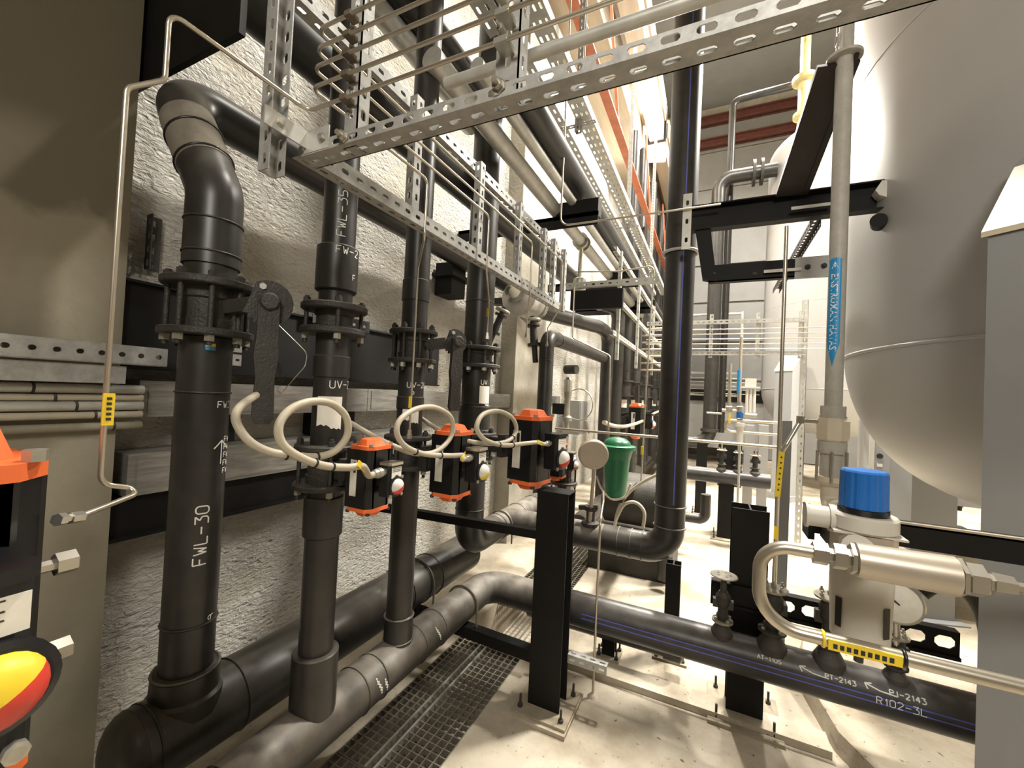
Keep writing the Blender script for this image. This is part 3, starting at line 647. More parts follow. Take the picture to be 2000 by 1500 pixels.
# ------------------------------------------------------------------ galvanised strut frame
XS, YS, ZS0, ZS1 = -.89, .65, 2.13, 2.53
ch = lambda b, p0, p1, u, v, wu, wv, **k: b.channel(p0, p1, u, v, wu, wv, .0028, **k)
def strut(label, p0, p1, u, v, wu=.041, wv=.038, group='galvanised struts of the near frame', **k):
    b = MB(); ch(b, p0, p1, u, v, wu, wv, **k); return solo('slotted_strut', b, GALV, label, 'strut', group)
strut('long slotted galvanised strut crossing overhead towards the tank', (-.9, YS, ZS0), (1.2, YS, ZS0), (0, 1, 0), (0, 0, 1), .05, .026, sw=.013)
strut('slotted strut hanging nearest the concrete pier, its cut end free', (-.915, .565, 2.06), (-.915, .565, 3.3), (0, 1, 0), (1, 0, 0), .036, .033, sw=.014, sl=.024)
strut('slotted strut standing on the overhead cross strut with five tubes clipped to it', (-.765, .66, 2.13), (-.765, .66, 3.3), (1, 0, 0), (0, 1, 0), .036, .033, sw=.014, sl=.024)
strut('slotted strut in the middle of the cross strut, held by one bright bolt', (-.385, .67, 2.14), (-.385, .67, 3.3), (1, 0, 0), (0, 1, 0), .045, .036, sw=.012, sl=.026)
strut('slotted strut bolted on the cross strut near the tank end, only its foot showing', (.32, .645, 2.15), (.32, .645, 3.0), (1, 0, 0), (0, 1, 0), .05, .04)
strut('long lower slotted rail of the tubing frame beside the risers', (XS, YS, ZS0 + .005), (XS, 2.5, ZS0 + .005), (0, 0, 1), (-1, 0, 0), .045, .036, sl=.024)
strut('long upper slotted rail of the tubing frame beside the risers', (XS - .05, .5, ZS1), (XS - .05, 2.62, ZS1), (0, 0, 1), (-1, 0, 0), .045, .04, sl=.024)
for i, (px, py) in enumerate(((803, 360), (933, 400), (1012, 450), (1060, 500), (1080, 520), (1100, 540))):
    p = at(px, py, X=XS - .02); strut(['first upright between the rails, where the tubes begin to drop', 'second upright between the rails, in front of the thick riser', 'third upright between the rails', 'fourth upright between the rails, one of a close pair', 'fifth upright between the rails, one of a close pair', 'last upright at the far end of the rails'][i],
        (XS - .01, p.y, 2.15), (XS - .01, p.y, 2.56), (0, 1, 0), (-1, 0, 0), .036, .03, sl=.022)
# joining bracket, bolts
t = thing('corner_bracket', 'flat galvanised corner bracket tying the pier-side strut to the cross strut', 'bracket', (-.9, .62, 2.15))
b = MB(); b.box((-.876, .545, 2.145), (-.872, .66, 2.185)).box((-.88, .646, 2.133), (-.80, .649, 2.185)); part('bracket_plate', b, GALVW, t)
for p, a in (((-.871, .58, 2.166), (1, 0, 0)), ((-.82, .645, 2.158), (0, -1, 0))):
    b = MB(); b.lathe(p, a, [(0, .011), (.002, .011), (.002, .008), (.007, .008)], 6, False); part('hex_bolt', b, ZINC, t)
for p, lab in (((-.75, .646, 2.145), 'bolt at the foot of the strut carrying the tubes'), ((-.365, .646, 2.15), 'bright bolt at the foot of the middle strut'), ((.345, .643, 2.185), 'bolt head at the foot of the strut near the tank end')):
    b = MB(); b.lathe(p, (0, -1, 0), [(0, .014), (.003, .014), (.003, .0105), (.012, .0105), (.012, .006), (.022, .006)], 6, False); solo('hex_bolt', b, ZINC, lab, 'bolt', 'bolts on the cross strut')
# galvanised conduit along X above, and the sensing tubes
z = 1.6 + .72 * .914
t = thing('conduit', 'thick galvanised conduit crossing overhead above the slotted strut', 'conduit', (0, .83, 2.5))
pa, pb_ = at(1010, 118, Y=.83), at(1440, -20, Y=.83)
b = MB(); b.tube([(-.62, .83, pa.z), (pb_.x + .3, .83, pa.z)], .0135, 14); part('conduit_body', b, GALVW, t)
tz = [at(q, p, Y=.64).z for q, p in ((700, 20), (692, 62), (684, 102), (682, 143), (680, 189))]
tb = [at(q, p, Y=.64).x for q, p in ((620, 55), (615, 96), (610, 139), (607, 179), (603, 206))]
drops = [(835, 345, 468), (955, 425, 530), (1040, 470, 575), (1100, 500, 600)]
TR = .0042
CLIP = mat('tarnished_clip', (.13, .1, .07), .55, .3, var=.3)
labs = ['thin steel tube, uppermost of the five clipped tubes', 'thin steel tube, second from the top of the five clipped tubes', 'thin steel tube, middle one of the five clipped tubes', 'thin steel tube, second from the bottom of the five clipped tubes', 'thin steel tube, lowest of the five, bending down past the pier to the near actuator']
for i in range(5):
    xr = 1.2
    if i < 4:
        k = 3 - i; q = drops[k]; xx = tb[i]; p = at(q[0], q[1], X=xx); ztop = tz[i]; zlow = at(q[0] - 3, q[2], X=xx).z
        dx, dy = [(-1.06, 1.30), (-1.1, 1.95), (-1.16, 2.6), (-1.2, 3.1)][k]; zend = [1.42, 1.9, 2.0, 2.0][k]
        pts = [(xr, .64, ztop), (xx, .64, ztop), (xx, p.y, ztop), (xx, p.y, zlow), (dx, dy, zlow - .01), (dx, dy, zend)]
        b = MB(); b.tube(pts, TR, 8, .022, 5); t = thing('steel_tube', labs[i], 'tube', (xx, .64, ztop), 'tubes clipped across the near struts'); part('tube_body', b, TUBE, t)
        b = MB(); b.lathe((dx, dy, zend - .02), (0, 0, 1), [(0, .011), (.018, .011), (.018, .008), (.034, .008)], 6, False); part('tube_fitting', b, STEEL, t)
        if k in (0, 1):
            b = MB(); b.box((dx - .006, dy - .007, zend + .1), (dx + .006, dy - .004, zend + .145)); part('yellow_tag', b, YEL, t)
    else:
        c = at(320, 15, X=tb[i] - .02)
        e = at(305, 185, X=tb[i] - .06)
        e0 = at(243, 240, X=-.86); f = at(200, 970, X=-.86); g = at(285, 1025, X=-.86); h = at(150, 1050, X=-.80)
        pts = [(xr, .64, tz[i]), (tb[i], .64, tz[i]), (tb[i], c.y, tz[i]), (tb[i], c.y, e.z), (-.86, e0.y, e.z - .05), (-.86, e0.y, f.z + .02), (-.86, g.y, f.z), (h.x, h.y, f.z - .01)]
        b = MB(); b.tube(pts, TR, 10, .022, 6); t = thing('steel_tube', labs[i], 'tube', (tb[i], .64, tz[i]), 'tubes clipped across the near struts'); part('tube_body', b, TUBE, t)
        y_ = at(203, 800, X=-.86); b = MB(); b.box((-.852, e0.y - .007, y_.z - .024), (-.848, e0.y + .007, y_.z + .026)); part('yellow_tag', b, YEL, t, 'yellow tag')
        for zz in (.018, .01, .002, -.006, -.014):
            bb = MB(); bb.box((-.8478, e0.y - .003, y_.z + zz - .002), (-.847, e0.y + .003, y_.z + zz + .002)); part('tag_print', bb, INK, t)
        b = MB(); hd = (V(h) - V(g)).normalized(); hh = V((h.x, h.y, f.z - .01))
        b.lathe(hh - hd * .005, hd, [(0, .008), (.018, .008), (.018, .006), (.026, .006), (.026, .0085), (.036, .0085)], 6, False); part('tube_fitting', b, STEEL, t)
for i in range(5):
    b = MB(); x = -.749; b.box((x - .009, .633, tz[i] - .0055), (x + .009, .66, tz[i] + .0055)).lathe((x, .66, tz[i] - .018), (0, -1, 0), [(0, .005), (.006, .005), (.006, .003), (.011, .003)], 6, False)
    solo('tube_clip', b, CLIP, ['top', 'second', 'third', 'fourth', 'lowest'][i] + ' tube clip on the strut carrying the five tubes', 'clip', 'clips on the near struts')
for i in (3, 4):
    b = MB(); x = -.362; b.box((x - .013, .634, tz[i] - .0055), (x + .013, .67, tz[i] + .0055)).lathe((x, .65, tz[i] + .02), (0, -1, 0), [(0, .007), (.02, .007), (.02, .003), (.03, .003)], 6, False)
    solo('tube_clip', b, ZINC, ('upper' if i == 3 else 'lower') + ' tube clip on the middle strut above the bright bolt', 'clip', 'clips on the near struts')

# ------------------------------------------------------------------ things on the wall
def tray(label, y0, y1, x, z0, z1):
    t = thing('cable_trunking', label, 'trunking', (x, y0, z0), 'galvanised trunking along the plaster wall')
    y = y0; k = 0
    while y < y1 - .05:
        e = min(y + 1.15, y1); b = MB(); b.box((XW, y + .002, z0), (x, e - .002, z1)).box((x, y + .03, z0 + .012), (x + .003, e - .03, z1 - .012)); part('trunking_cover', b, ALU, t); y = e
    return t
tray('upper galvanised cable trunking on the plaster wall, behind the paper labels', .80, 5.6, -1.93, 1.44, 1.578)
tray('lower galvanised cable trunking on the plaster wall, under the black openings', .78, 2.3, -1.93, 1.145, 1.302)
b = MB(); b.box((XW, YP, 1.63), (-1.95, 2.7, 1.94)).box((XW, YP, 1.62), (-1.93, 2.7, 1.63)).box((XW, YP, 1.94), (-1.93, 2.7, 1.95)); solo('wall_girder', b, BLK, 'deep black steel girder along the plaster wall behind the valves', 'girder')
b = MB(); b.box((XW, YP, .99), (-1.96, 2.35, 1.14)).box((XW, YP, .985), (-1.93, 2.35, .995)); solo('wall_girder', b, BLK, 'lower black steel girder along the wall, just below the trunking', 'girder')
for y0, y1, lab in ((1.02, 1.2, 'black plate between the trunkings behind the hanging lever'), (1.62, 1.92, 'black plate between the trunkings behind the UV-205 riser')):
    b = MB(); b.box((XW, y0, 1.31), (-2.0, y1, 1.435)); solo('wall_plate', b, BLK, lab, 'plate')
# conduits on the pier
for i, (py, r, lab) in enumerate(((758, .016, 'uppermost grey conduit running along the concrete pier'), (776, .011, 'second thin conduit running along the concrete pier'), (793, .016, 'third, bright conduit running along the concrete pier'), (812, .012, 'fourth conduit running along the concrete pier'), (836, .014, 'lowest conduit running along the concrete pier'))):
    p = at(120, py, X=XP + .02); t = thing('conduit', lab, 'conduit', (XP + .02, 0, p.z), 'conduits on the concrete pier')
    b = MB(); b.tube([(XP + .02, -.6, p.z), (XP + .02, .8, p.z)], r, 12); part('conduit_body', b, [GALVW, FLEX, GALVW, FLEX, CONCD][i], t)
    b = MB(); b.torus((XP + .02, .52 + i * .05, p.z), (0, 1, 0), r, .004, 12, 6); part('saddle', b, IRON, t)
# C-profile bracket on the pier
t = thing('channel_bracket', 'galvanised C-profile bracket on the concrete pier, open end towards the FWL-30 riser', 'bracket', (XP, .45, 1.7))
q0, q1 = at(60, 700, X=XP + .05), at(300, 725, X=-1.80)
b = MB(); X_ = -1.80; zc = 1.665
b.slotted((-1.87, .36, zc - .03), (0, 1, 0), (0, 0, 1), .47, .06, .003, pitch=.052, sl=.018, sw=.016).box((-1.87, .36, zc + .03), (-1.815, .83, zc + .033)).slotted((-1.815, .36, zc - .03), (0, 1, 0), (0, 0, 1), .47, .06, .003, pitch=.052, sl=.018, sw=.016)
b.box((-1.87, .36, zc - .033), (-1.858, .83, zc - .03)).box((-1.827, .36, zc - .033), (-1.815, .83, zc - .03))
part('channel', b, GALV, t)
b = MB(); b.box((-1.92, .34, zc - .10), (-1.83, .72, zc - .04)).box((-1.92, .33, zc - .105), (-1.825, .345, zc - .035)); part('foot_angle', b, GALV, t)
b = MB(); b.box((XP, .335, zc - .06), (-1.87, .40, zc + .03)); part('wall_lug', b, GALV, t)
# wall pipe and upper pipes
pipe('thick dark pipe running overhead along the wall above the tubing frame', [(-1.5, .778, 2.93), (-1.5, 4.6, 2.93)], .1, PE, name='overhead_pipe')
b = MB(); b.slotted((-2.06, 0.845, 2.02), (0, 0, 1), (0, 1, 0), .22, .05, .003).slotted((-2.06, .845, 2.02), (0, 0, 1), (1, 0, 0), .22, .04, .003); solo('slotted_bracket', b, IRON, 'dark slotted bracket on the plaster beside the FWL-30 riser', 'bracket')
for y, lab in ((1.06, 'perforated plate on the black girder beside the hanging lever'),):
    b = MB(); b.slotted((-1.92, y, 1.66), (0, 1, 0), (0, 0, 1), .1, .05, .003, pitch=.03, sl=.018, sw=.01).slotted((-1.92, y, 1.72), (0, 1, 0), (0, 0, 1), .1, .05, .003, pitch=.03, sl=.018, sw=.01); solo('slotted_bracket', b, GALV, lab, 'bracket')
b = MB(); b.slotted((-1.9, 1.5, 1.915), (0, 1, 0), (0, 0, 1), .4, .07, .004, pitch=.08, sl=.025, sw=.018); solo('slotted_bracket', b, IRON, 'dark drilled flat bar on the wall girder between the first two thin risers', 'bracket')
b = MB(); b.box((-2.06, 2.75, 2.36), (-1.9, 2.95, 2.62)).box((-2.06, 2.7, 2.5), (-1.86, 3.0, 2.53)); solo('pipe_bracket', b, BLK, 'black bracket on the plaster between UV-205 and the thick riser', 'bracket')
# loose wire
b = MB(); b.tube([at(545, 636, X=-1.9), at(575, 665, X=-1.88), at(600, 690, X=-1.87), at(596, 715, X=-1.87), at(572, 742, X=-1.88), at(553, 765, X=-1.92)], .0025, 6, .05); solo('loose_wire', b, TUBE, 'thin loose wire hanging on the black girder beside the hanging lever', 'wire')
# silver pipe, black pipe, trays overhead (parallel run)
def run(label, px, py, rz, r, m, y0=1.0, y1=9.0, name='overhead_pipe', **k):
    x = px * rz; return pipe(label, [(x, y0, 1.6 + rz), (x, y1, 1.6 + rz)], r, m, name=name, **k)
s1 = run('long galvanised pipe overhead, dropping away above the tubing frame', -.80, 0, 1.46, .052, GALVW, 1.45, 7.5)
b = MB(); x = -.80 * 1.46; b.lathe((x, 3.75, 3.06), (0, 1, 0), [(0, .052), (0, .075), (.02, .075), (.02, .06), (.09, .06), (.09, .075), (.11, .075), (.11, .052)], 20); part('pipe_flange', b, ZINC, s1)
b = MB(); b.tube([(x, 3.8, 3.02), (x, 3.8, 2.72)], .022, 12); part('branch_pipe', b, ZINC, s1)
b = MB(); b.lathe((x, 3.8, 2.72), (0, 0, -1), [(0, .03), (.02, .06), (.12, .06), (.14, .045), (.2, .045), (.2, .03), (.3, .03)], 18); part('vent_valve', b, ZINC, s1)
run('second long galvanised pipe overhead, brighter and thinner', -.685, 0, 1.5, .035, GALVW, 1.6, 8.0)
run('thick black pipe overhead between the galvanised pipe and the perforated tray', -.61, 0, 1.62, .085, PE, 1.7, 9.0)
d1 = run('pale wide conduit overhead with a flared end, above the riser heads', -.835, 0, 1.75, .055, GALVW, .4, 2.1, cat='conduit', name='overhead_conduit')
run('dark dusty pipe overhead beside the pale wide conduit', -.745, 0, 1.85, .08, PE, .4, 2.2)
b = MB(); x = -.835 * 1.75; b.lathe((x, 2.1, 3.35), (0, 1, 0), [(0, .055), (.0, .09), (.06, .1), (.16, .095), (.18, .06)], 20); part('bell_fitting', b, ZINC, d1)
b = MB(); b.tube([(x, 2.25, 3.35), (x + .55, 2.25, 3.35)], .022, 12); part('branch_pipe', b, ZINC, d1)
for y, lab in ((3.1, 'nearer black pipe bracket under the overhead pipes'), (5.0, 'middle black pipe bracket under the overhead pipes'), (6.6, 'farther black pipe bracket under the overhead pipes')):
    t = thing('pipe_bracket', lab, 'bracket', (-1.0, y, 3.0), 'brackets under the overhead pipes')
    b = MB(); b.box((-2.07, y - .04, 2.97), (-.82, y + .04, 3.0)).box((-1.15, y - .05, 3.0), (-.82, y + .05, 3.1)).box((-2.07, y - .04, 2.9), (-.82, y - .03, 3.0)); part('bracket_arm', b, BLK, t)
    b = MB(); b.torus((-.985, y, 3.2), (0, 1, 0), .1, .006, 20, 6, 0, PI); part('u_bolt', b, GALV, t)
def ptray(label, x0, x1, z, y0, y1):
    t = thing('cable_tray', label, 'cable tray', ((x0 + x1) / 2, y0, z), 'perforated trays high along the wall'); b = MB(); w = x1 - x0; n = 3
    for i in range(n): b.slotted((x0 + w * i / n, y0, z), (0, 1, 0), (1, 0, 0), y1 - y0, w / n, .002, pitch=.1, sl=.045, sw=.014)
    part('tray_floor', b, GALVW, t)
    for x in (x0, x1): b = MB(); b.box((x - .002, y0, z), (x + .002, y1, z + .06)); part('tray_side', b, GALVW, t)
ptray('perforated galvanised cable tray above the thick black overhead pipe', -1.22, -1.06, 3.63, 1.4, 8.5)
ptray('second, narrower perforated tray nearer the aisle under the glowing wall strip', -.97, -.86, 3.63, 1.4, 8.5)
for y in (2.9, 4.9, 6.9):
    b = MB(); b.channel((-.98, y, 3.55), (-.98, y, 5.8), (0, 1, 0), (1, 0, 0), .04, .04, .003); b.slotted((-1.25, y, 3.6), (1, 0, 0), (0, 1, 0), .42, .04, .003)
    solo('tray_hanger', b, GALV, {2.9: 'nearest', 4.9: 'middle', 6.9: 'farthest'}[y] + ' slotted hanger of the perforated trays', 'strut', 'hangers of the perforated trays')
# ------------------------------------------------------------------ actuators
def actuator(label, c, k, rot=0.0, cap_h=.034, dome=(-.18, 1.0, 0.0), ind=WHITEP, ind2=RED, box=True, bw=1.0, h=.19, neck=None, gland=True, group='orange-capped actuators'):
    """rack-and-pinion valve actuator: upright black body between orange end caps; its switch box faces local +X"""
    t = thing('valve_actuator', label, 'actuator', c, group); ROOT[t.name] = V((0, 0, 0))
    t.rotation_euler = (0, 0, rot)
    w, d, hh = .105 * k * bw, .1 * k, h * k
    b = MB(); b.bbox((0, 0, 0), (d, w, hh), .014 * k)
    for y in (-w * .3, w * .3): b.box((-d * .52, y - .004 * k, -hh / 2), (d * .5, y + .004 * k, hh / 2))
    for q in (-1, 1): b.box((-d * .5, q * w * .5 - .003 * k, -hh * .5), (d * .35, q * w * .5 + .003 * k, hh * .5))
    part('body', b, BPL, t)
    for s in (1, -1):
        b = MB(); z0 = s * hh / 2; n1 = .012 * k * s; n2 = (cap_h if s > 0 else cap_h * .94) * k * s; e = .008 * k
        def ring(sx, sy, z, cc): return [(-sx + cc, -sy, z), (sx - cc, -sy, z), (sx, -sy + cc, z), (sx, sy - cc, z), (sx - cc, sy, z), (-sx + cc, sy, z), (-sx, sy - cc, z), (-sx, -sy + cc, z)]
        cc = .018 * k
        L = [ring(d / 2 + .003 * k, w / 2 + .003 * k, z0, cc), ring(d / 2 + .003 * k, w / 2 + .003 * k, z0 + n1, cc), ring(d / 2 - .01 * k, w / 2 - .01 * k, z0 + n1, cc), ring(d / 2 - .02 * k, w / 2 - .019 * k, z0 + n2 * .92, cc), ring(d / 2 - .027 * k, w / 2 - .026 * k, z0 + n2, cc)]
        vs = sum(L, []); fs = []
        for j in range(4): fs += [(j*8+i, j*8+(i+1) % 8, j*8+8+(i+1) % 8, j*8+8+i) for i in range(8)]
        fs += [tuple(range(7, -1, -1)), tuple(range(32, 40))]
        if s < 0: fs = [f[::-1] for f in fs]
        b.add(vs, fs); cap = part('end_cap', b, ORANGE, t, 'orange end cap')
        for i in (-1, 1):
            for j in (-1, 1):
                b = MB(); b.hexn((i * d * .44, j * w * .44, z0 + n1), (0, 0, s), .0068 * k, .008 * k); part('cap_screw', b, ZINC if s > 0 else IRON, cap)
    b = MB(); b.box((-w * .28, -w / 2 - .0055 * k, -hh * .3), (-w * .02, -w / 2 - .0035 * k, hh * .32)) ; lab = part('rating_label', b, PAPER, t, 'pale rating label')
    b = MB(); b.box((-w * .14, -w / 2 - .0062 * k, hh * .1), (-w * .05, -w / 2 - .0055 * k, hh * .28)); part('label_print', b, INK, lab)
    if neck: b = MB(); b.bar((-d * .4, 0, 0), (-d / 2 - neck, 0, 0), .05 * k, .05 * k).bar((-d / 2 - neck * .6, 0, 0), (-d / 2 - neck * .4, 0, 0), .075 * k, .075 * k); part('mounting_bracket', b, IRON, t)
    if box:
        x0 = d / 2; kk = k ** .5 * (1 if k > 1.4 else 1)
        b = MB(); b.box((x0 - .002, -.02 * k, -.02 * k), (x0 + .016 * k, .02 * k, .02 * k)); part('box_bracket', b, IRON, t)
        xb = x0 + .014 * k; bwid, bh, bd = .062 * k, .1 * k, .05 * k
        b = MB(); b.bbox((xb + bd / 2, 0, .0), (bd, bwid, bh), .008 * k); sb = part('switch_box', b, BPL, t)
        b = MB(); b.bbox((xb + bd * .55, 0, bh / 2 + .005 * k), (bd * 1.05, bwid * 1.05, .008 * k), .006 * k); part('box_lid', b, STEEL if k < 1.6 else BPL, sb, 'bright box lid' if k < 1.6 else None)
        b = MB(); b.box((xb + bd, -bwid * .36 + dome[2] * .6, bh * (.1 if not dome[2] else .22)), (xb + bd + .001, bwid * .36 + dome[2] * .4, bh * .44)); pl = part('box_label', b, PAPER, sb)
        b = MB(); b.box((xb + bd + .001, -bwid * .1, bh * .14), (xb + bd + .0016, bwid * .14, bh * .18)); part('label_print', b, INK, sb)
        for z in (.42, .36, .31): b = MB(); b.box((xb + bd + .001, -bwid * .3, bh * z - .0009), (xb + bd + .0015, bwid * .3, bh * z + .0009)); part('label_print', b, IRON, sb)
        b = MB(); b.lathe((xb + bd, dome[2], bh * dome[0]), (1, 0, 0), [(0, .033 * k * dome[1]), (.004 * k, .033 * k * dome[1]), (.006 * k, .028 * k * dome[1])], 24); part('dome_bezel', b, BPL, sb)
        for q, mm, a0 in ((0, ind, 0), (1, ind2, PI)):
            b = MB(); vs = []; fs = []; n, mm_ = 12, 5; R = .026 * k * dome[1]; H = .02 * k * dome[1]
            for j in range(mm_ + 1):
                aa = PI / 2 * j / mm_
                for i in range(n + 1):
                    an = a0 + PI * i / n + .5
                    vs.append((xb + bd + .005 * k + H * math.sin(aa), dome[2] + R * math.cos(aa) * math.cos(an), bh * dome[0] + R * math.cos(aa) * math.sin(an)))
            for j in range(mm_):
                for i in range(n): fs.append((j*(n+1)+i, j*(n+1)+i+1, (j+1)*(n+1)+i+1, (j+1)*(n+1)+i))
            b.add(vs, fs, True); part('position_dome', b, mm, sb, ('white' if mm is WHITEP else 'yellow' if mm is YEL else 'red') + ' half of the position dome')
        for y, z in ((-.42, -.46), (.42, -.46), (.42, .1)): b = MB(); b.lathe((xb + bd, bwid * y, bh * z), (1, 0, 0), [(0, .006 * k), (.004 * k, .006 * k), (.005 * k, .004 * k)], 8); part('box_screw', b, ZINC, sb)
        if gland:
            b = MB(); b.lathe((xb + bd * .5, -bwid / 2, bh * .3), (0, -1, 0), [(0, .013), (.014, .013), (.014, .0165), (.03, .0165), (.03, .0145), (.044, .0125)], 12, False); part('cable_gland', b, ZINC, sb)
    if box: GT[label] = (V(c) + Matrix.Rotation(rot, 3, 'Z') @ V((xb + bd * .5, -bwid / 2 - .036, bh * .3)), Matrix.Rotation(rot, 3, 'Z') @ V((0, -1, 0)))
    return t
GT = {}
A2 = at(722, 930, Y=Y2); A3 = at(884, 905, Y=Y3); A4 = at(1038, 873, Y=2.16)
actuator('black actuator with orange caps in front of the FWL-35 riser, white and pink dome', (A2.x, Y2, A2.z), 1.0, 0, neck=.09)
actuator('black actuator with orange caps in front of the UV-205 riser, yellow and white dome', (A3.x, Y3, A3.z + .005), 1.27, 0, ind=WHITEP, ind2=YEL, neck=.1)
actuator('tallest black actuator with orange caps, above the black post top', (A4.x, 2.16, A4.z - .01), 1.72, -.2, ind=WHITEP, ind2=RED, neck=.18, bw=1.05)
a0_ = actuator('nearest black actuator with orange caps beside the concrete pier, cut by the frame', (-.86, .135, 1.283), 1.85, 0, ind=YEL, ind2=RED, gland=False, neck=.2, h=.192, cap_h=.046, dome=(-.06, .8, .03))
for dz in (.085, -.02):
    for p in ((0,),):
        b = MB(); b.lathe((.13 + .03, .055, dz), (0, 1, 0), [(0, .011), (.012, .011), (.012, .007), (.03, .007), (.03, .0135), (.048, .0135), (.05, .01)], 6, False); part('air_fitting', b, STEEL, a0_)

# ------------------------------------------------------------------ flexible conduits
def spline(P, n=7):
    P = [V(p) for p in P]; out = []
    for i in range(len(P) - 1):
        p0, p1, p2, p3 = P[max(i - 1, 0)], P[i], P[i + 1], P[min(i + 2, len(P) - 1)]
        for k in range(n):
            q = k / n; out.append(.5 * ((2 * p1) + (p2 - p0) * q + (2 * p0 - 5 * p1 + 4 * p2 - p3) * q * q + (3 * p1 - p0 - 3 * p2 + p3) * q ** 3))
    return out + [P[-1]]
def hose(label, pts, r, m=None, group='beige flexible conduits', ties=(), tag=None):
    S = spline(pts); t = thing('flexible_conduit', label, 'conduit', S[0], group)
    b = MB(); b.tube(S, r, 12); part('hose', b, m or FLEX, t)
    for i in ties:
        p = S[int(i * (len(S) - 1))]; q = S[min(int(i * (len(S) - 1)) + 1, len(S) - 1)]
        b = MB(); b.torus(p, q - p, r + .001, .0028, 14, 6); part('cable_tie', b, BPL, t)
    if tag:
        i = int(tag * (len(S) - 1)); p, q = S[i], S[i + 2]; d = (q - p).normalized(); c = p + V((.006, -.009, .002))
        b = MB(); b.bar(c - d * .03, c + d * .03, .004, .018); part('yellow_tag', b, YEL, t)
    return t
def gl(key):
    p, d = next(v for k, v in GT.items() if key in k and 'half hidden' not in k); return [p + d * .03, p]
def pxs(L): return [at(px, py, X=x) for px, py, x in L]
hose('beige conduit looped before the FWL-35 riser, tied with black ties', pxs([(500, 772, -1.2), (468, 795, -1.1), (461, 822, -1.06), (485, 860, -1.03), (525, 882, -1.02), (575, 890, -1.0), (620, 892, -.99), (655, 880, -.975), (678, 850, -.965), (676, 815, -.96), (650, 790, -.96), (612, 784, -.95), (570, 798, -.95), (545, 830, -.945), (552, 868, -.94), (590, 895, -.93), (635, 910, -.92), (680, 913, -.915), (708, 911, -.91)]) + gl('FWL-35'), .0105, ties=(.24, .3, .78, .82), tag=.9)
hose('beige conduit looped before the UV-205 riser, tied with black ties', pxs([(640, 805, -1.36), (682, 825, -1.2), (724, 849, -1.1), (770, 872, -1.0), (815, 886, -.96), (855, 880, -.95), (882, 850, -.945), (880, 815, -.94), (850, 796, -.94), (815, 798, -.935), (783, 818, -.93), (775, 845, -.925), (792, 872, -.92), (830, 887, -.91), (880, 890, -.9), (905, 889, -.895)]) + gl('in front of the UV-205'), .0098, ties=(.25, .74, .8), tag=.9)
hose('beige conduit looped before the tallest actuator, tied with black ties', pxs([(820, 815, -1.3), (850, 835, -1.2), (880, 851, -1.0), (940, 866, -.9), (990, 862, -.88), (1008, 841, -.875), (1000, 816, -.87), (973, 803, -.87), (943, 810, -.865), (931, 835, -.86), (943, 856, -.855), (964, 866, -.85), (991, 870, -.83), (1027, 866, -.8), (1050, 864, -.78)]) + gl('tallest'), .0105, ties=(.28, .72, .77), tag=.9)

# ------------------------------------------------------------------ the near tank and its leg
TX, TY, TR_ = 1.9, 2.9, 1.21
def tank(label, cx, cy, seam, top, legs, group='tall grey storage tanks'):
    t = thing('storage_tank', label, 'tank', (cx, cy, 0), group)
    b = MB(); n = 72; b.lathe((cx, cy, seam), (0, 0, 1), [(0, TR_), (top - seam, TR_)], n); part('tank_shell', b, GREY, t)
    b = MB(); b.dome((cx, cy, top), (0, 0, 1), TR_, .5, n, 12); part('upper_head', b, GREY, t)
    b = MB(); vs = []; fs = []; m_ = 18
    for j in range(m_ + 1):
        q = PI / 2 * j / m_; r = TR_ * math.cos(q) ** .5 if j < m_ else .001; z = seam - .8 * math.sin(q) ** 1.15
        vs += [(cx + r * math.cos(2 * PI * i / n), cy + r * math.sin(2 * PI * i / n), z) for i in range(n)]
    fs = [((j + 1) * n + i, (j + 1) * n + (i + 1) % n, j * n + (i + 1) % n, j * n + i) for j in range(m_) for i in range(n)]
    b.add(vs, fs, True); part('lower_head', b, GREY, t)
    b = MB(); b.torus((cx, cy, seam), (0, 0, 1), TR_, .009, n, 8); part('weld_seam', b, GREY, t)
    for z in (seam + 1.5, seam + 3.0): b = MB(); b.torus((cx, cy, z), (0, 0, 1), TR_ - .003, .006, n, 6); part('weld_seam', b, GREY, t)
    for ang, zt in legs:
        q = math.radians(ang); nv = V((math.cos(q), math.sin(q), 0)); tv = V((-nv.y, nv.x, 0)); P = V((cx, cy, 0)) + nv * 1.5 - tv * .138; i_ = -nv * .22; up = V((0, 0, 1))
        b = MB(); b.extrude([P, P + i_, P + i_ + up * (zt + .26), P + up * zt], tv * .3); lg = part('leg', b, GREYL, t, 'flat grey leg with a sloping cover plate')
        b = MB(); e = nv * .012 - tv * .012
        b.extrude([P + e + up * zt, P + e + i_ + up * (zt + .27), P + e + i_ + up * (zt + .29), P + e + up * (zt + .018)], tv * .324); part('cover_plate', b, COVER, lg, 'sandy sloping cover plate')
        b = MB(); f = P + i_ - tv * .02; b.extrude([f + up * (zt - .1), f + up * (zt + .3), f + tv * .05 + up * (zt + .34), f + tv * .24 + up * (zt + .36), f + tv * .24 + up * (zt + .1)], -nv * .06); part('pad_plate', b, GREYL, lg)
        b = MB(); b.extrude([P + nv * .03 - tv * .05, P + nv * .03 + tv * .35, P + i_ * 1.3 + tv * .35, P + i_ * 1.3 - tv * .05], up * .1); part('foot_plate', b, GREYL, lg)
    return t
COVER = mat('sandy_cover', (.62, .54, .4), .5, var=.04)
tk = tank('nearest tall grey tank with a rounded bottom, filling the aisle side', TX, TY, 1.9, 6.35, [(228, 2.18), (348, 2.18), (108, 2.18)])
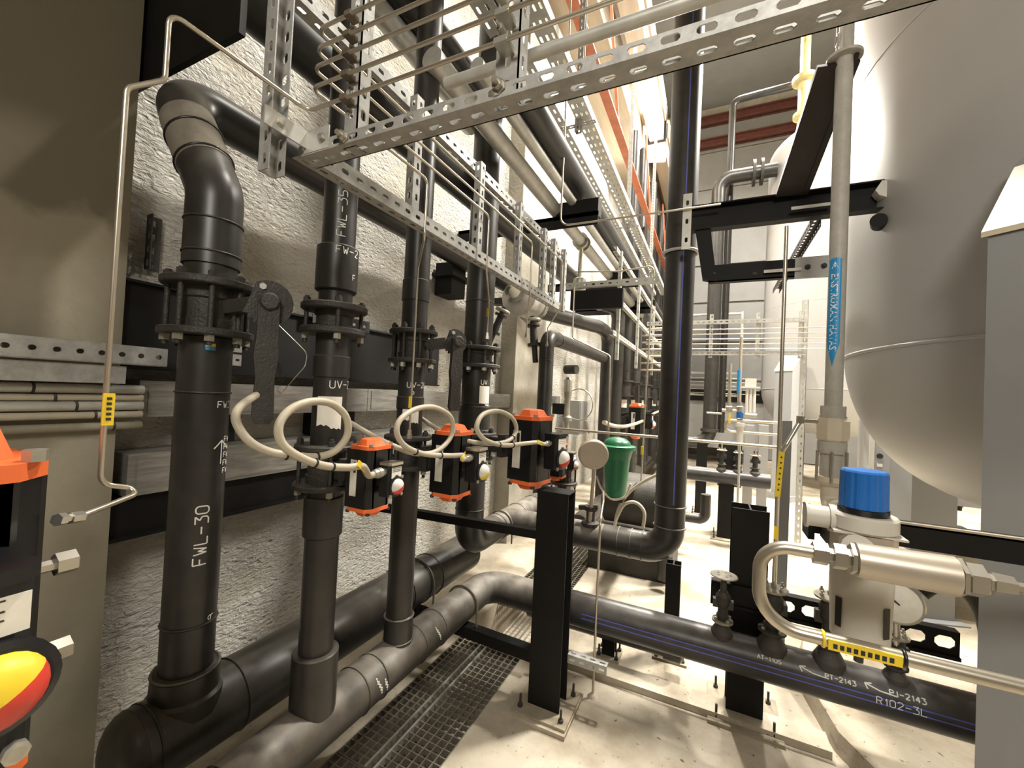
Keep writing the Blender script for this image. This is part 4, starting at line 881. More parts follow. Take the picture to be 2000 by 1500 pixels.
# bracket beam from the blue-striped pipe to the tank
t = thing('bracket_beam', 'black channel beam spanning from the blue-striped pipe to the near tank', 'beam', (0, 2.62, 2.7))
zt, zb = 1.6 + 2.6 * .4375, 1.6 + 2.6 * .382; xa, xz = at(1343, 400, Y=2.6).x, .735
b = MB(); b.box((xa, 2.655, zb), (xz, 2.662, zt)).box((xa, 2.6, zt - .007), (xz, 2.66, zt)).box((xa, 2.6, zb), (xz, 2.66, zb + .007)); part('channel', b, BLK, t)
zt2, zb2 = 1.6 + 2.62 * .2985, 1.6 + 2.62 * .2615; x2 = at(1385, 520, Y=2.62).x; x3 = at(1640, 505, Y=2.62).x
b = MB(); b.box((x2, 2.62, zb2), (x3, 2.628, zt2)).box((x2, 2.62, zb2), (x3, 2.67, zb2 + .007)); lo = part('lower_angle', b, BLK, t)
for px in (1395, 1474): q = at(px, 535, Y=2.62); b = MB(); b.lathe((q.x, 2.62, q.z), (0, -1, 0), [(0, .012), (.004, .012), (.004, .008), (.012, .008)], 6, False); part('hex_bolt', b, IRON, lo)
pA, pB, pC, pD = at(1358, 448, Y=2.615), at(1388, 448, Y=2.615), at(1400, 550, Y=2.615), at(1372, 545, Y=2.615)
for px, py in ((1583, 403), (1528, 528)):  # pale strips imitate the bright background showing through slots in the steel
    q = at(px, py, Y=2.6); b = MB(); b.box((q.x - .085, 2.596, q.z - .008), (q.x + .085, 2.599, q.z + .008)); part('bright_slot_strip', b, WHITEP, t, 'pale strip painted for a bright slot through the black steel')
b = MB(); b.extrude([pA, pB, pC, pD], (0, .05, 0)); part('hanger_plate', b, BLK, t)
b = MB(); b.bar((.345, 2.61, zt - .01), (.425, 2.09, 3.03), .15, .02).bar((.40, 2.61, zt + .03), (.48, 2.09, 3.07), .012, .09); part('raking_arm', b, BROWNST, t, 'brownish raking arm holding the painted vertical pipe')
q = at(1730, 360, Y=2.55); b = MB(); b.extrude([(q.x - .015, 2.58, q.z - .035), (q.x - .03, 2.58, q.z - .01), (q.x - .005, 2.58, q.z + .035), (q.x + .015, 2.58, q.z + .03), (q.x + .015, 2.58, q.z - .05)], (0, .06, 0)); part('weld_lug', b, WHITEP, t, 'white weld lug on the tank')
q = at(1716, 430, Y=2.56); b = MB(); b.lathe((q.x, 2.56, q.z), (.3, 1, 0), [(0, .034), (.06, .034)], 16); part('weld_lug', b, BLK, t)
p0, p1 = at(1344, 378, Y=2.58), at(1344, 486, Y=2.58)
b = MB(); b.slotted((p0.x - .025, 2.58, p1.z), (0, 0, 1), (1, 0, 0), p0.z - p1.z, .048, .004, pitch=(p0.z - p1.z) / 3.01, sl=.03, sw=.016); part('slotted_plate', b, GALVW, t, 'galvanised slotted end plate')
q = at(1587, 520, Y=2.6); b = MB(); b.box((q.x - .075, 2.61, q.z - .055), (q.x + .09, 2.619, q.z + .055)); pl = part('pale_plate', b, GREY, t, 'pale plate with two bolts')
for dx in (-.02, .05): b = MB(); b.lathe((q.x + dx, 2.61, q.z), (0, -1, 0), [(0, .014), (.01, .014), (.01, .008), (.02, .008)], 6, False); part('hex_bolt', b, IRON, pl)
b = MB(); p = at(1604, 428, Y=2.62); b.channel((p.x, 2.62, p.z), (p.x, 4.1, p.z), (-1, 0, 0), (0, 0, -1), .045, .04, .003); solo('slotted_strut', b, IRON, 'dark slotted strut running from the black channel beam away into the hall', 'strut')
# thin tubing up the overhead and to the beam
b = MB(); z_ = at(1105, 440, Y=2.56).z; x_ = at(1095, 430, Y=2.56).x; t = thing('steel_tube', 'thin steel tube dropping from above and bending along to the black channel beam', 'tube', (x_, 2.56, z_))
e = at(1340, 404, Y=2.56); b.tube([(x_, 2.56, 4.4), (x_, 2.56, z_), (e.x + .18, 2.56, z_ - .0)], .006, 10, .06); part('tube_body', b, TUBE, t)
# the tall tube to the small valve
b = MB(); pT, pB2 = at(1552, 440, Y=2.33), at(1512, 1135, Y=2.33); xv = pB2.x; t = thing('steel_tube', 'tall thin steel tube standing on the second small valve of the grey cross pipe', 'tube', (xv, 2.33, pB2.z))
b.tube([(xv, 2.33, pB2.z), (xv, 2.33, pT.z)], .0085, 10); part('tube_body', b, TUBE, t)
q = at(1518, 1040, Y=2.33); b = MB(); b.box((xv - .009, 2.316, q.z - .03), (xv + .009, 2.322, q.z + .03)); part('yellow_tag', b, YEL, t)

# ------------------------------------------------------------------ painted vertical pipe with ball valve and sticker
WX, WY, WR = .447, 2.1, .0305
zz = lambda y: at(1625, y, Y=WY).z
t = thing('air_pipe', 'grey painted vertical pipe with a blue arrow sticker', 'pipe', (WX, WY, zz(795)))
b = MB(); b.tube([(WX, WY, zz(800)), (WX, WY, 3.6)], WR, 24)
AIRP = mat('painted_pipe', (.42, .4, .36), .5, var=.1, nscale=22, bump=.15, bscale=70)
part('pipe_body', b, AIRP, t)
b = MB(); b.lathe((WX, WY, 3.045), (0, 0, 1), [(0, WR), (0, .062), (.012, .062), (.012, WR)], 24); b.torus((WX - .028, WY - .02, 3.12), (1, 0, 0), .02, .007, 16, 8); part('pipe_collar', b, AIRP, t)
b = MB(); b.bar((WX - .02, WY - .028, 3.05), (WX - .02, WY - .028, 3.2), .012, .012); part('collar_rod', b, GALVW, t)
# sticker
zs0, zs1, ztip = zz(508), zz(672), zz(716); hwid = .023; ph = facing(WX, WY, -16); rr = WR + .0006
b = MB(); n = 8
def sp_pt(z, v, off=0): a = ph + v / rr; return (WX + (rr + off) * math.cos(a), WY + (rr + off) * math.sin(a), z)
for i in range(n):
    v0, v1 = -hwid + 2 * hwid * i / n, -hwid + 2 * hwid * (i + 1) / n
    k0, k1 = abs(v0) / hwid, abs(v1) / hwid
    b.add([sp_pt(ztip + (zs1 - ztip) * k0, v0), sp_pt(ztip + (zs1 - ztip) * k1, v1), sp_pt(zs0 - .012 * max(0, k1 - .5), v1), sp_pt(zs0 - .012 * max(0, k0 - .5), v0)], [(0, 1, 2, 3)], True)
stk = part('flow_sticker', b, BLUEL, t, 'blue arrow sticker lettered ENSTRUMAN HAVASI')
cu = bpy.data.curves.new('sticker_text', 'FONT'); cu.body = 'ENSTRUMAN HAVASI'; cu.size = 1; cu.resolution_u = 2; cu.offset = .012
to = bpy.data.objects.new('sticker_text', cu); COL.objects.link(to); bpy.context.view_layer.update()
dg = bpy.context.evaluated_depsgraph_get(); me = bpy.data.meshes.new_from_object(to.evaluated_get(dg))
vs = [v.co.copy() for v in me.vertices]; x0 = min(v.x for v in vs); x1 = max(v.x for v in vs); y0 = min(v.y for v in vs); y1 = max(v.y for v in vs)
LT = zz(540) - zz(690); HT = .0245; b = MB()
b.add([sp_pt(zz(538) - (v.x - x0) / (x1 - x0) * LT, ((v.y - y0) / (y1 - y0) - .5) * HT, .0006) for v in vs], [tuple(p.vertices) for p in me.polygons])
bpy.data.objects.remove(to); bpy.data.meshes.remove(me)
part('sticker_lettering', b, WHITE, stk)
b = MB(); zl = zz(522); b.add([sp_pt(zl + .016, -.0, .0007), sp_pt(zl - .012, -.0115, .0007), sp_pt(zl - .012, .0115, .0007)], [(0, 1, 2)])
b.add([sp_pt(zl + .005, 0, .0012), sp_pt(zl - .003, -.003, .0012), sp_pt(zl - .01, 0, .0012), sp_pt(zl - .003, .003, .0012)], [(0, 1, 2, 3)]); part('sticker_emblem', b, WHITE, stk)
# ball valve
t = thing('ball_valve', 'cream ball valve with a yellow lever, under the stickered pipe', 'valve', (WX, WY, zz(840)))
bvz = [zz(y) for y in (793, 812, 816, 858, 862, 885, 930, 940, 948)]
b = MB(); b.lathe((WX, WY, 0), (0, 0, 1), [(bvz[2], .046), (bvz[1], .046), (bvz[1], .043), (bvz[0], .043), (bvz[0], WR)], 20); part('union_nut', b, AIRP, t)
b = MB(); b.lathe((WX, WY, 0), (0, 0, 1), [(bvz[4], .048), (bvz[3], .055), (bvz[3] + .02, .058), (bvz[2] - .012, .058), (bvz[2], .05)], 8, False, .3); part('body', b, CREAM, t)
b = MB(); b.lathe((WX, WY, 0), (0, 0, 1), [(bvz[6], .04), (bvz[5], .04), (bvz[5], .05), (bvz[4], .05)], 20); part('centre_body', b, AIRP, t)
b = MB(); b.lathe((WX, WY, 0), (0, 0, 1), [(bvz[8], .04), (bvz[7], .052), (bvz[6], .055), (bvz[6], .03)], 20); part('lower_flange', b, CREAM, t)
for a in (200, 260, 320, 20): b = MB(); q = math.radians(a); b.cyl((WX + .055 * math.cos(q), WY + .055 * math.sin(q), bvz[7]), (WX + .055 * math.cos(q), WY + .055 * math.sin(q), bvz[5] + .01), .0055, n=8); part('tie_rod', b, STEEL, t)
hb = at(1563, 822, Y=WY - .03); h1 = at(1536, 868, Y=WY - .05); h2 = at(1527, 882, Y=WY - .05); h3 = at(1518, 970, Y=WY - .05)
b = MB(); b.tube([(WX - .04, WY - .01, hb.z), hb, h1, h2], .009, 10, .02); b.lathe((hb.x, WY - .03, hb.z - .01), (0, 0, 1), [(0, .014), (.03, .014)], 8, False); part('lever', b, STEEL, t)
b = MB(); b.bar(h2, h3, .02, .012, (0, 1, 0)); lv = part('lever_sleeve', b, YEL, t, 'yellow lever sleeve')
for k in range(7):
    q = V(h2).lerp(V(h3), .12 + k * .12); b = MB(); b.box((q.x - .003, q.y - .0075, q.z - .004), (q.x + .003, q.y - .006, q.z + .003)); part('sleeve_print', b, INK, lv)
# fittings below the ball valve, towards the regulator
t = thing('pipe_fittings', 'row of pale threaded fittings below the ball valve', 'fitting', (WX, WY, zz(980)))
b = MB(); c = V((WX, WY, zz(985))); b.tube([(WX, WY, zz(948)), c, c + V((.05, -.55, -.03))], .034, 20, .05); part('elbow', b, CREAM, t)
for s, r in ((.07, .046), (.13, .043), (.2, .047)):
    d = V((.05, -.55, -.03)).normalized(); b = MB(); b.lathe(c + d * s, d, [(0, r * .85), (.004, r), (.03, r), (.034, r * .85)], 16); part('fitting_ring', b, CREAM, t)
# ------------------------------------------------------------------ black rail and the filter regulator
YR = 1.35; zr0, zr1 = 1.6 - YR * .2046, 1.6 - YR * .2465
xr0 = at(1578, 1015, Y=YR).x
t = thing('mounting_rail', 'black steel rail with a pale dusty top edge carrying the regulator', 'rail', (.5, YR, zr1))
b = MB(); b.box((xr0, YR, zr1), (1.05, YR + .006, zr0 - .001)).box((xr0, YR, zr0 - .006), (1.05, YR + .05, zr0 - .001)); part('rail_angle', b, BLK, t)
b = MB(); b.box((xr0, YR, zr0 - .001), (1.05, YR + .012, zr0 + .0035)); part('rail_edge', b, CONCP, t, 'dusty pale upper edge')
b = MB(); b.box((.93, YR + .006, zr1), (.98, 1.69, zr0 - .006)); part('rail_bracket', b, BLK, t)
b = MB(); b.box((xr0 - .004, YR - .03, zr1 - .01), (xr0 + .01, YR + .05, zr0 + .012)); part('end_plate', b, BLK, t)
YG = 1.17
g = lambda px, py: at(px, py, Y=YG)
kc = g(1687, 955); gx = kc.x
t = thing('filter_regulator', 'compressed-air filter regulator with a ribbed blue knob', 'regulator', (gx, YG, g(1687, 1245).z))
zk0, zk1 = g(1687, 990).z, g(1687, 918).z
b = MB(); n = 48; prof = []
vs0 = []; R = .042
ribs = [(R if (i % 4) in (0, 1, 2) else R * .955) for i in range(n)]
lo = [(gx + ribs[i] * math.cos(2 * PI * i / n) * 1.03, YG + ribs[i] * math.sin(2 * PI * i / n) * 1.03, zk0) for i in range(n)]
hi = [(gx + ribs[i] * math.cos(2 * PI * i / n), YG + ribs[i] * math.sin(2 * PI * i / n), zk1 - .004) for i in range(n)]
tp = [(gx + ribs[i] * .93 * math.cos(2 * PI * i / n), YG + ribs[i] * .93 * math.sin(2 * PI * i / n), zk1) for i in range(n)]
b.add(lo + hi + tp, [(i, (i + 1) % n, n + (i + 1) % n, n + i) for i in range(n)] + [(n + i, n + (i + 1) % n, 2 * n + (i + 1) % n, 2 * n + i) for i in range(n)] + [tuple(range(2 * n, 3 * n))]); part('knob', b, BLUE, t, 'ribbed blue adjusting knob')
z_ = lambda y: g(1687, y).z
b = MB(); b.lathe((gx, YG, 0), (0, 0, 1), [(z_(1003), .045), (zk0 - .001, .045), (zk0, .04)], 28); part('knob_collar', b, BPL, t)
b = MB(); b.lathe((gx, YG, 0), (0, 0, 1), [(z_(1034), .056), (z_(1030), .061), (z_(1006), .061), (z_(1002), .057)], 32); part('bonnet_ring', b, REG, t)
b = MB(); b.box((gx - .062, YG - .05, z_(1036) - .001), (gx + .062, YG + .06, z_(1033))); part('bonnet_plate', b, REG, t)
b = MB(); b.bbox((gx, YG, (z_(1036) + z_(1110)) / 2), (.1, .1, z_(1036) - z_(1110)), .012); part('regulator_body', b, SATIN, t)
b = MB(); b.lathe((gx - .05, YG, z_(1020)), (-1, 0, 0), [(0, .03), (.012, .03), (.012, .024), (.05, .024), (.05, .028), (.056, .028), (.056, .02)], 20); part('inlet_port', b, REG, t)
b = MB(); b.lathe((gx, YG, 0), (0, 0, 1), [(z_(1262), .0), (z_(1262), .03), (z_(1248), .052), (z_(1110), .056), (z_(1095), .05)], 28); part('bowl_guard', b, REG, t, 'pale grey bowl guard with sight slots')
for a in (-150, -60, 20):
    q = facing(gx, YG) + math.radians(a + 110); b = MB()
    b.add([(gx + .0565 * math.cos(q + e), YG + .0565 * math.sin(q + e), z) for z in (z_(1222), z_(1165)) for e in (-.13, .13)], [(0, 1, 3, 2)]); part('sight_slot', b, BROWNST, t)
b = MB(); b.lathe((gx, YG, z_(1262)), (0, 0, -1), [(0, .014), (.02, .014), (.02, .009), (.035, .009)], 12); part('drain_plug', b, IRON, t)
b = MB(); b.box((gx - .04, YG + .04, z_(1100)), (gx + .04, YR + .002, z_(1060))); part('regulator_bracket', b, IRON, t)
# inline filter and bent tube in front of it
YT = .93
h = lambda px, py: at(px, py, Y=YT)
f0, f1 = h(1668, 1092), h(1868, 1132)
t = thing('inline_filter', 'satin tubular inline filter lying in front of the regulator', 'filter', f0)
zf = f0.z; f0 = V((f0.x, YT, zf)); f1 = V((f1.x, YT, zf))
b = MB(); b.lathe(f0, (1, 0, 0), [(0, .022), (.002, .029), ((f1 - f0).length - .002, .031), ((f1 - f0).length, .024)], 28); part('filter_body', b, SATIN, t)
b = MB(); b.tube([(f0.x + .012, YT + .03, zf + .012), (gx, YG - .06, z_(1075))], .024, 16); part('side_port', b, REG, t)
b = MB(); b.lathe(f0, (-1, 0, 0), [(0, .027), (.006, .027), (.006, .016), (.012, .016), (.012, .0225), (.03, .0225), (.03, .012), (.038, .012), (.038, .02), (.06, .02), (.06, .011)], 6, False); part('hex_fitting', b, STEEL, t)
b = MB(); b.lathe(f1, (1, 0, 0), [(0, .031), (.006, .031), (.006, .02), (.01, .02), (.01, .026), (.03, .026), (.036, .014), (.04, .014), (.04, .017), (.065, .015), (.068, .008), (.3, .008)], 6, False); part('hex_fitting', b, STEEL, t)
tl = h(1482, 1150).x; zlow = h(1620, 1250).z
t = thing('steel_tube', 'thick bent steel tube looping from the inline filter back along the pipe', 'tube', (tl, YT, zlow))
b = MB(); b.tube([(f0.x - .045, YT, zf), (tl, YT, zf), (tl, YT, zlow), (1.6, YT, zlow)], .0118, 18, .068, 10); part('tube_body', b, TUBE, t)
q = h(1690, 1270); b = MB(); b.box((q.x - .055, YT - .015, zlow - .01), (q.x + .045, YT - .0118, zlow + .008)); tg = part('yellow_tag', b, YEL, t, 'yellow tag')
for k in range(9): b = MB(); b.box((q.x - .048 + k * .0095, YT - .0157, zlow - .006), (q.x - .042 + k * .0095, YT - .015, zlow + .002)); part('tag_print', b, INK, tg)
b = MB(); b.torus((q.x + .05, YT, zlow), (1, 0, 0), .0125, .003, 14, 6); part('cable_tie', b, BPL, t)
b = MB(); b.torus((q.x - .06, YT, zlow), (1, 0, 0), .0125, .003, 14, 6); part('cable_tie', b, YEL, t)
# ------------------------------------------------------------------ small valves on the cross pipe
def saddle(label, x, y, z0, zt, wheel=False, k=1.0, group='small valves on the grey cross pipe', r0=.04):
    t = thing('saddle_valve', label, 'valve', (x, y, z0), group); H = zt - z0
    b = MB(); b.lathe((x, y, z0 - .03), (0, 0, 1), [(0, .055 * k), (.03, .05 * k), (.03 + H * .12, .03 * k), (.03 + H * .2, .03 * k)], 20); part('saddle', b, IRON, t)
    b = MB(); b.lathe((x, y, z0 + H * .17), (0, 0, 1), [(0, .03 * k), (0, .047 * k), (.01, .047 * k), (.01, .03 * k)], 20); fl_ = part('flange', b, IRON if not wheel else DUSTI, t)
    for i in range(4):
        a = .6 + i * PI / 2; b = MB(); b.hexn((x + .037 * k * math.cos(a), y + .037 * k * math.sin(a), z0 + H * .17 + .01), (0, 0, 1), .008, .014); part('hex_bolt', b, ZINC, fl_)
    b = MB(); b.lathe((x, y, z0 + H * .17 + .01), (0, 0, 1), [(0, .026 * k), (H * .2, .022 * k), (H * .3, .034 * k), (H * .42, .034 * k), (H * .5, .02 * k)], 16); b.box((x - .045 * k, y - .016, z0 + H * .42), (x + .045 * k, y + .016, z0 + H * .56)); part('valve_body', b, IRON, t)
    if wheel:
        b = MB(); b.lathe((x, y, z0 + H * .6), (0, 0, 1), [(0, .018), (H * .38, .012)], 12); part('stem', b, IRON, t)
        b = MB(); R = .062
        b.lathe((x, y, zt - .008), (0, 0, 1), [(0, R - .004), (.002, R), (.006, R), (.008, R - .004)], 28)
        wh = part('handwheel', b, DUSTI, t, 'dusty disc handwheel with holes')
        for i in range(5):
            a = i * 2 * PI / 5; rr_ = .03 if i else 0
            b = MB(); q = (x + .03 * math.cos(a), y + .03 * math.sin(a), zt + .0003); b.lathe(q, (0, 0, 1), [(0, .0065), (.0006, .0065)], 8); part('wheel_hole', b, IRON, wh)
    else:
        b = MB(); b.lathe((x, y, z0 + H * .72), (0, 0, 1), [(0, .02), (0, .048 * k), (.009, .05 * k), (.012, .044 * k), (.014, .02)], 22); tf = part('top_flange', b, DUSTI, t, 'dusty top flange')
        for i in range(4):
            a = .6 + i * PI / 2; b = MB(); b.lathe((x + .036 * k * math.cos(a), y + .036 * k * math.sin(a), z0 + H * .72 + .012), (0, 0, 1), [(0, .009), (.012, .009), (.012, .005), (.022, .005)], 6, False); part('hex_bolt', b, ZINC, tf)
        b = MB(); b.cyl((x, y, z0 + H * .4), (x, y, z0 + H * .73), .026 * k, n=16); part('bonnet', b, IRON, t)
        b = MB(); b.lathe((x, y, z0 + H * .72 + .012), (0, 0, 1), [(0, .013), (.02, .013), (.02, .009), (max(.03, H * .28), .009)], 6, False); part('compression_fitting', b, STEEL, t)
    return t
DUSTI = mat('dusty_iron', (.3, .27, .21), .6, .1, var=.25, nscale=25)
zc_ = Z0 + .09
def vx(px, py): return at(px, py, Y=2.33).x
saddle('small black valve with a dusty disc handwheel on the grey cross pipe', vx(1413, 1160), 2.34, zc_, at(1413, 1122, Y=2.34).z, True)
saddle('small flanged valve carrying the tall thin steel tube', xv, 2.34, zc_, at(1512, 1120, Y=2.34).z + .02, k=1.25)
saddle('small flanged valve behind the regulator bowl on the grey cross pipe', vx(1622, 1200), 2.34, zc_, at(1622, 1135, Y=2.34).z + .03, k=1.25)
sv = saddle('small valve under the round pressure gauge beside the grey tank leg', vx(1752, 1270), 2.34, zc_, at(1752, 1215, Y=2.34).z, k=.9)
t = thing('pressure_gauge', 'round pressure gauge with black pointer partly behind the inline filter', 'gauge', at(1755, 1175, Y=2.3))
gc = at(1752, 1172, Y=2.3); b = MB(); b.lathe((gc.x, 2.3, gc.z), (-.25, -1, .12), [(0, .085), (.045, .085), (.05, .08), (.052, .0)], 32); part('gauge_case', b, STEEL, t)
dn = V((-.25, -1, .12)).normalized(); b = MB(); b.lathe(gc + dn * .0522, dn, [(0, .074), (.001, .074)], 28); fc = part('dial', b, PAPER, t)
b = MB(); b.bar(gc + dn * .0545 + V((.02, 0, -.02)), gc + dn * .0545 + V((-.045, 0.0, .035)), .006, .002, dn); part('pointer', b, INK, fc)
b = MB(); b.cyl((gc.x, 2.3, gc.z - .08), (vx(1752, 1270), 2.34, zc_ + .05), .012, n=10); part('gauge_stem', b, STEEL, t)
# black slotted rail behind the small valves
t = thing('valve_rail', 'black slotted rail running just behind the small valves', 'rail', (.3, 2.47, .6))
p, q = at(1388, 1160, Y=2.45), at(1760, 1250, Y=2.45); zt = at(1392, 1132, Y=2.45).z
b = MB(); b.slotted((p.x, 2.45, zt - .1), (1, 0, 0), (0, 0, 1), .95, .1, .006, pitch=.095, sl=.07, sw=.05).box((p.x, 2.45, zt - .004), (p.x + .95, 2.49, zt)).box((p.x, 2.43, zt - .115), (p.x + .95, 2.47, zt - .1)); part('rail_body', b, BLK, t)
b = MB(); b.box((p.x, 2.44, zt - .1), (p.x + .26, 2.449, zt)); part('rail_plate', b, BLK, t)
# dark hose arching beside the leg
b = MB(); S = spline([at(1790, 1150, Y=2.75), at(1830, 1128, Y=2.75), at(1880, 1135, Y=2.7), at(1935, 1200, Y=2.6), at(1960, 1330, Y=2.5)] ); b.tube(S, .055, 16); solo('drain_hose', b, mat('dark_hose', (.035, .03, .02), .7, var=.3), 'thick dark hose arching behind the pressure gauge', 'hose')
# ------------------------------------------------------------------ floodlight
t = thing('floodlight', 'glowing floodlight under the pale roof rib', 'lamp', LAMP)
l = V(LAMP); dl = V((.3, -1, -.75)).normalized(); rl = dl.cross(V((0, 0, 1))).normalized(); ul = rl.cross(dl)
b = MB(); b.bar(l - dl * .09, l, .42, .3, ul); part('lamp_housing', b, GALVW, t)
b = MB(); b.bar(l + dl * .001, l + dl * .012, .38, .26, ul); part('lamp_lens', b, LENS, t, 'glowing lamp glass')
b = MB(); b.bar(l - dl * .05, l - dl * .05 + V((0, 0, .35)), .04, .04); part('lamp_yoke', b, IRON, t)
# ------------------------------------------------------------------ second tank and the far one
tank('second tall grey tank with a domed top, farther along the aisle', 2.08, 9.5, 1.9, 6.35, [(228, 2.18), (348, 2.18), (108, 2.18)])
# tall pipes in front of the second tank
t = thing('riser_pipe', 'second big black riser far along the aisle, bending over to the domed tank', 'pipe', (-.05, 9.0, .8))
b = MB(); b.tube([(.95, 9.0, 6.0), (-.02, 9.0, 6.0), (-.02, 9.0, .8), (-.9, 9.0, .8)], .125, 24, .25, 8); part('pipe_body', b, PE, t)
for x in (.55, .68): b = MB(); b.lathe((x, 9.0, 6.0), (1, 0, 0), [(0, .12), (0, .24), (.05, .24), (.05, .12)], 24); part('pipe_flange', b, IRON, t)
b = MB(); b.lathe((-.02, 9.0, 1.02), (0, 0, 1), [(0, .12), (0, .16), (.06, .16), (.06, .12)], 24); part('pipe_flange', b, IRON, t)
pipe('thin dark pipe rising high beside the domed tank and crossing to its top', [(.18, 9.3, 1.0), (.18, 9.3, 7.7), (1.3, 9.3, 7.75)], .065, PE, .14, name='vent_pipe')
t = thing('vent_stack', 'pale yellow vent stack standing on the dome of the second tank', 'vent', (1.5, 9.2, 6.8))
b = MB(); b.lathe((1.35, 9.1, 6.4), (0, 0, 1), [(0, .12), (.5, .1), (.55, .17), (.62, .17), (.65, .1), (1.2, .1), (1.22, .2), (1.3, .2), (1.3, .08), (2.6, .08)], 20); part('stack_body', b, mat('pale_yellow_paint', (.42, .36, .17), .5, var=.2), t)
# yellow stanchion between the tanks, high
b = MB(); b.box((1.95, 8.3, 7.0), (2.15, 8.5, 9.3)); solo('yellow_stanchion', b, YELP, 'bright yellow flat stanchion high behind the raking arm', 'stanchion')
# ------------------------------------------------------------------ cross frame with tubes (second bay)
def frame(label, y, x0, x1, z0, z1, ups, nt=5, group='slotted tubing frames across the aisle', m=None):
    t = thing('tubing_frame', label, 'frame', (x0, y, z0), group)
    for z in (z0, z1): b = MB(); b.channel((x0, y, z), (x1, y, z), (0, 0, 1), (0, 1, 0), .042, .035, .003, pitch=.06); part('frame_rail', b, GALVW, t)
    for x in ups: b = MB(); b.channel((x, y + .04, z0 - .03), (x, y + .04, z1 + .12), (1, 0, 0), (0, 1, 0), .04, .03, .003, pitch=.06); part('upright', b, GALVW, t)
    for i in range(nt): b = MB(); z = z0 + .07 + (z1 - z0 - .08) * i / nt; b.tube([(x0, y - .012, z), (x1 + .4, y - .012, z)], .0055, 6); part('clipped_tube', b, TUBE, t)
    return t
fr = frame('bright slotted frame with five tubes across the aisle before the second tank', 5.3, -.75, .88, 2.14, 2.5, (-.05, .42, .82))
b = MB(); b.channel((.85, 5.36, .05), (.85, 5.36, 2.75), (1, 0, 0), (0, 1, 0), .05, .04, .003, pitch=.08); part('tall_upright', b, GALVW, fr)
frame('farther slotted frame with tubes, low behind the second big riser', 11.5, -1.2, .62, 1.75, 2.3, (-.6, .1, .58))
b = MB(); b.channel((-1.15, 3.35, 2.5), (-.40, 3.35, 2.5), (0, 0, 1), (0, 1, 0), .045, .04, .003, pitch=.07); solo('slotted_strut', b, GALVW, 'short bright slotted strut above the elbowed pipe, on a black beam', 'strut')
b = MB(); b.box((-1.12, 3.4, 2.33), (-.68, 3.45, 2.49)); solo('black_beam', b, BLK, 'short black beam under the bright slotted strut', 'beam')
t = thing('tubing_frame', 'slotted ladder frame running away beside the far risers', 'frame', (-.8, 3.9, 2.1), 'slotted tubing frames along the wall')
for z in (2.16, 2.5, 2.92): b = MB(); b.channel((-.82, 3.75, z), (-.82, 8.5, z), (0, 0, 1), (-1, 0, 0), .045, .035, .003, pitch=.1, sl=.045); part('frame_rail', b, GALVW, t)
for y in (3.9, 5.0, 6.4, 7.8): b = MB(); b.channel((-.80, y, 1.95), (-.80, y, 2.97), (0, 1, 0), (-1, 0, 0), .04, .03, .003, pitch=.1); part('upright', b, GALVW, t)
t = thing('tube_ladder', 'stack of short pale tubes between the far ladder frame and the blue-striped pipe', 'tubing', (-.75, 6.2, 2.2))
for i in range(7): b = MB(); z = 2.02 + i * .1; b.tube([(-.95, 6.3, z), (-.35, 6.3, z), (-.35, 8.0, z)], .014, 8, .05); part('short_tube', b, TUBE, t)
# ------------------------------------------------------------------ second-bay pipework
pE = pipe('black elbowed riser whose dusty arm runs away at head height', [(-1.35, 3.49, .7), (-1.35, 3.49, 2.12), (-1.35, 5.6, 2.12)], .066, PE, .1, name='elbow_riser', beads=[((-1.35, 3.49, 1.9), (0, 0, 1)), ((-1.35, 3.75, 2.12), (0, 1, 0))])
pipe('black pipe curving down from under the tubing frame beyond the elbowed riser', [(-1.85, 3.8, 2.5), (-1.35, 5.3, 2.5), (-1.35, 5.85, 2.5), (-1.35, 5.85, .16)], .085, PE, .2, name='elbow_riser')
pw = pipe('black riser with a white-topped elbow beside the ladder frame', [(-1.6, 5.7, 2.95), (-1.32, 6.35, 2.95), (-1.32, 6.35, .16)], .1, PE, .18, name='elbow_riser')
b = MB(); b.tube([(-1.62, 5.66, 2.95), (-1.5, 5.93, 2.95)], .108, 20); part('pale_sleeve', b, WHITEP, pw, 'white sleeve')
def far_riser(label, x, y, r, z1=6.0):
    t = thing('far_riser', label, 'pipe', (x, y, .5), 'row of far black risers')
    b = MB(); b.tube([(x, y, .14), (x, y, z1)], r, 16); part('pipe_body', b, PE, t)
    for z in (1.62, 1.86, 1.2, 1.34): b = MB(); b.lathe((x, y, z), (0, 0, 1), [(0, r), (0, r * 1.75), (.024, r * 1.75), (.024, r)], 18); part('flange_ring', b, IRON, t)
    b = MB(); b.lathe((x, y, 1.64), (0, 0, 1), [(0, r * 1.3), (.22, r * 1.3)], 16); part('valve_body', b, IRON, t)
    patch(t, 'paper_label', PAPER, x, y, r + .001, facing(x, y) + .1, 1.44, 1.57, .09)
    b = MB(); b.bar((x + .12, y, 1.75), (x + .2, y, 1.75), .03, .03).bar((x + .2, y, 1.8), (x + .21, y - .02, 1.5), .05, .02); part('lever_handle', b, IRON, t)
    b = MB(); b.torus((x, y, 2.05), (0, 0, 1), r, .006, 16, 6); part('weld_bead', b, PE, t)
nth = ['first', 'second', 'third', 'fourth', 'fifth', 'sixth', 'seventh']
for i, (y, r) in enumerate(((6.95, .085), (7.5, .085), (8.1, .06), (8.75, .09), (9.5, .085), (10.4, .09), (11.4, .09))):
    far_riser(nth[i] + ' riser of the far black row, counting away from the camera', -1.3 + (.06 if i % 2 else 0), y, r)
pipe('long dark floor pipe under the far risers', [(-1.3, 4.6, .14), (-1.3, 12, .14)], .12, PE, name='floor_pipe')
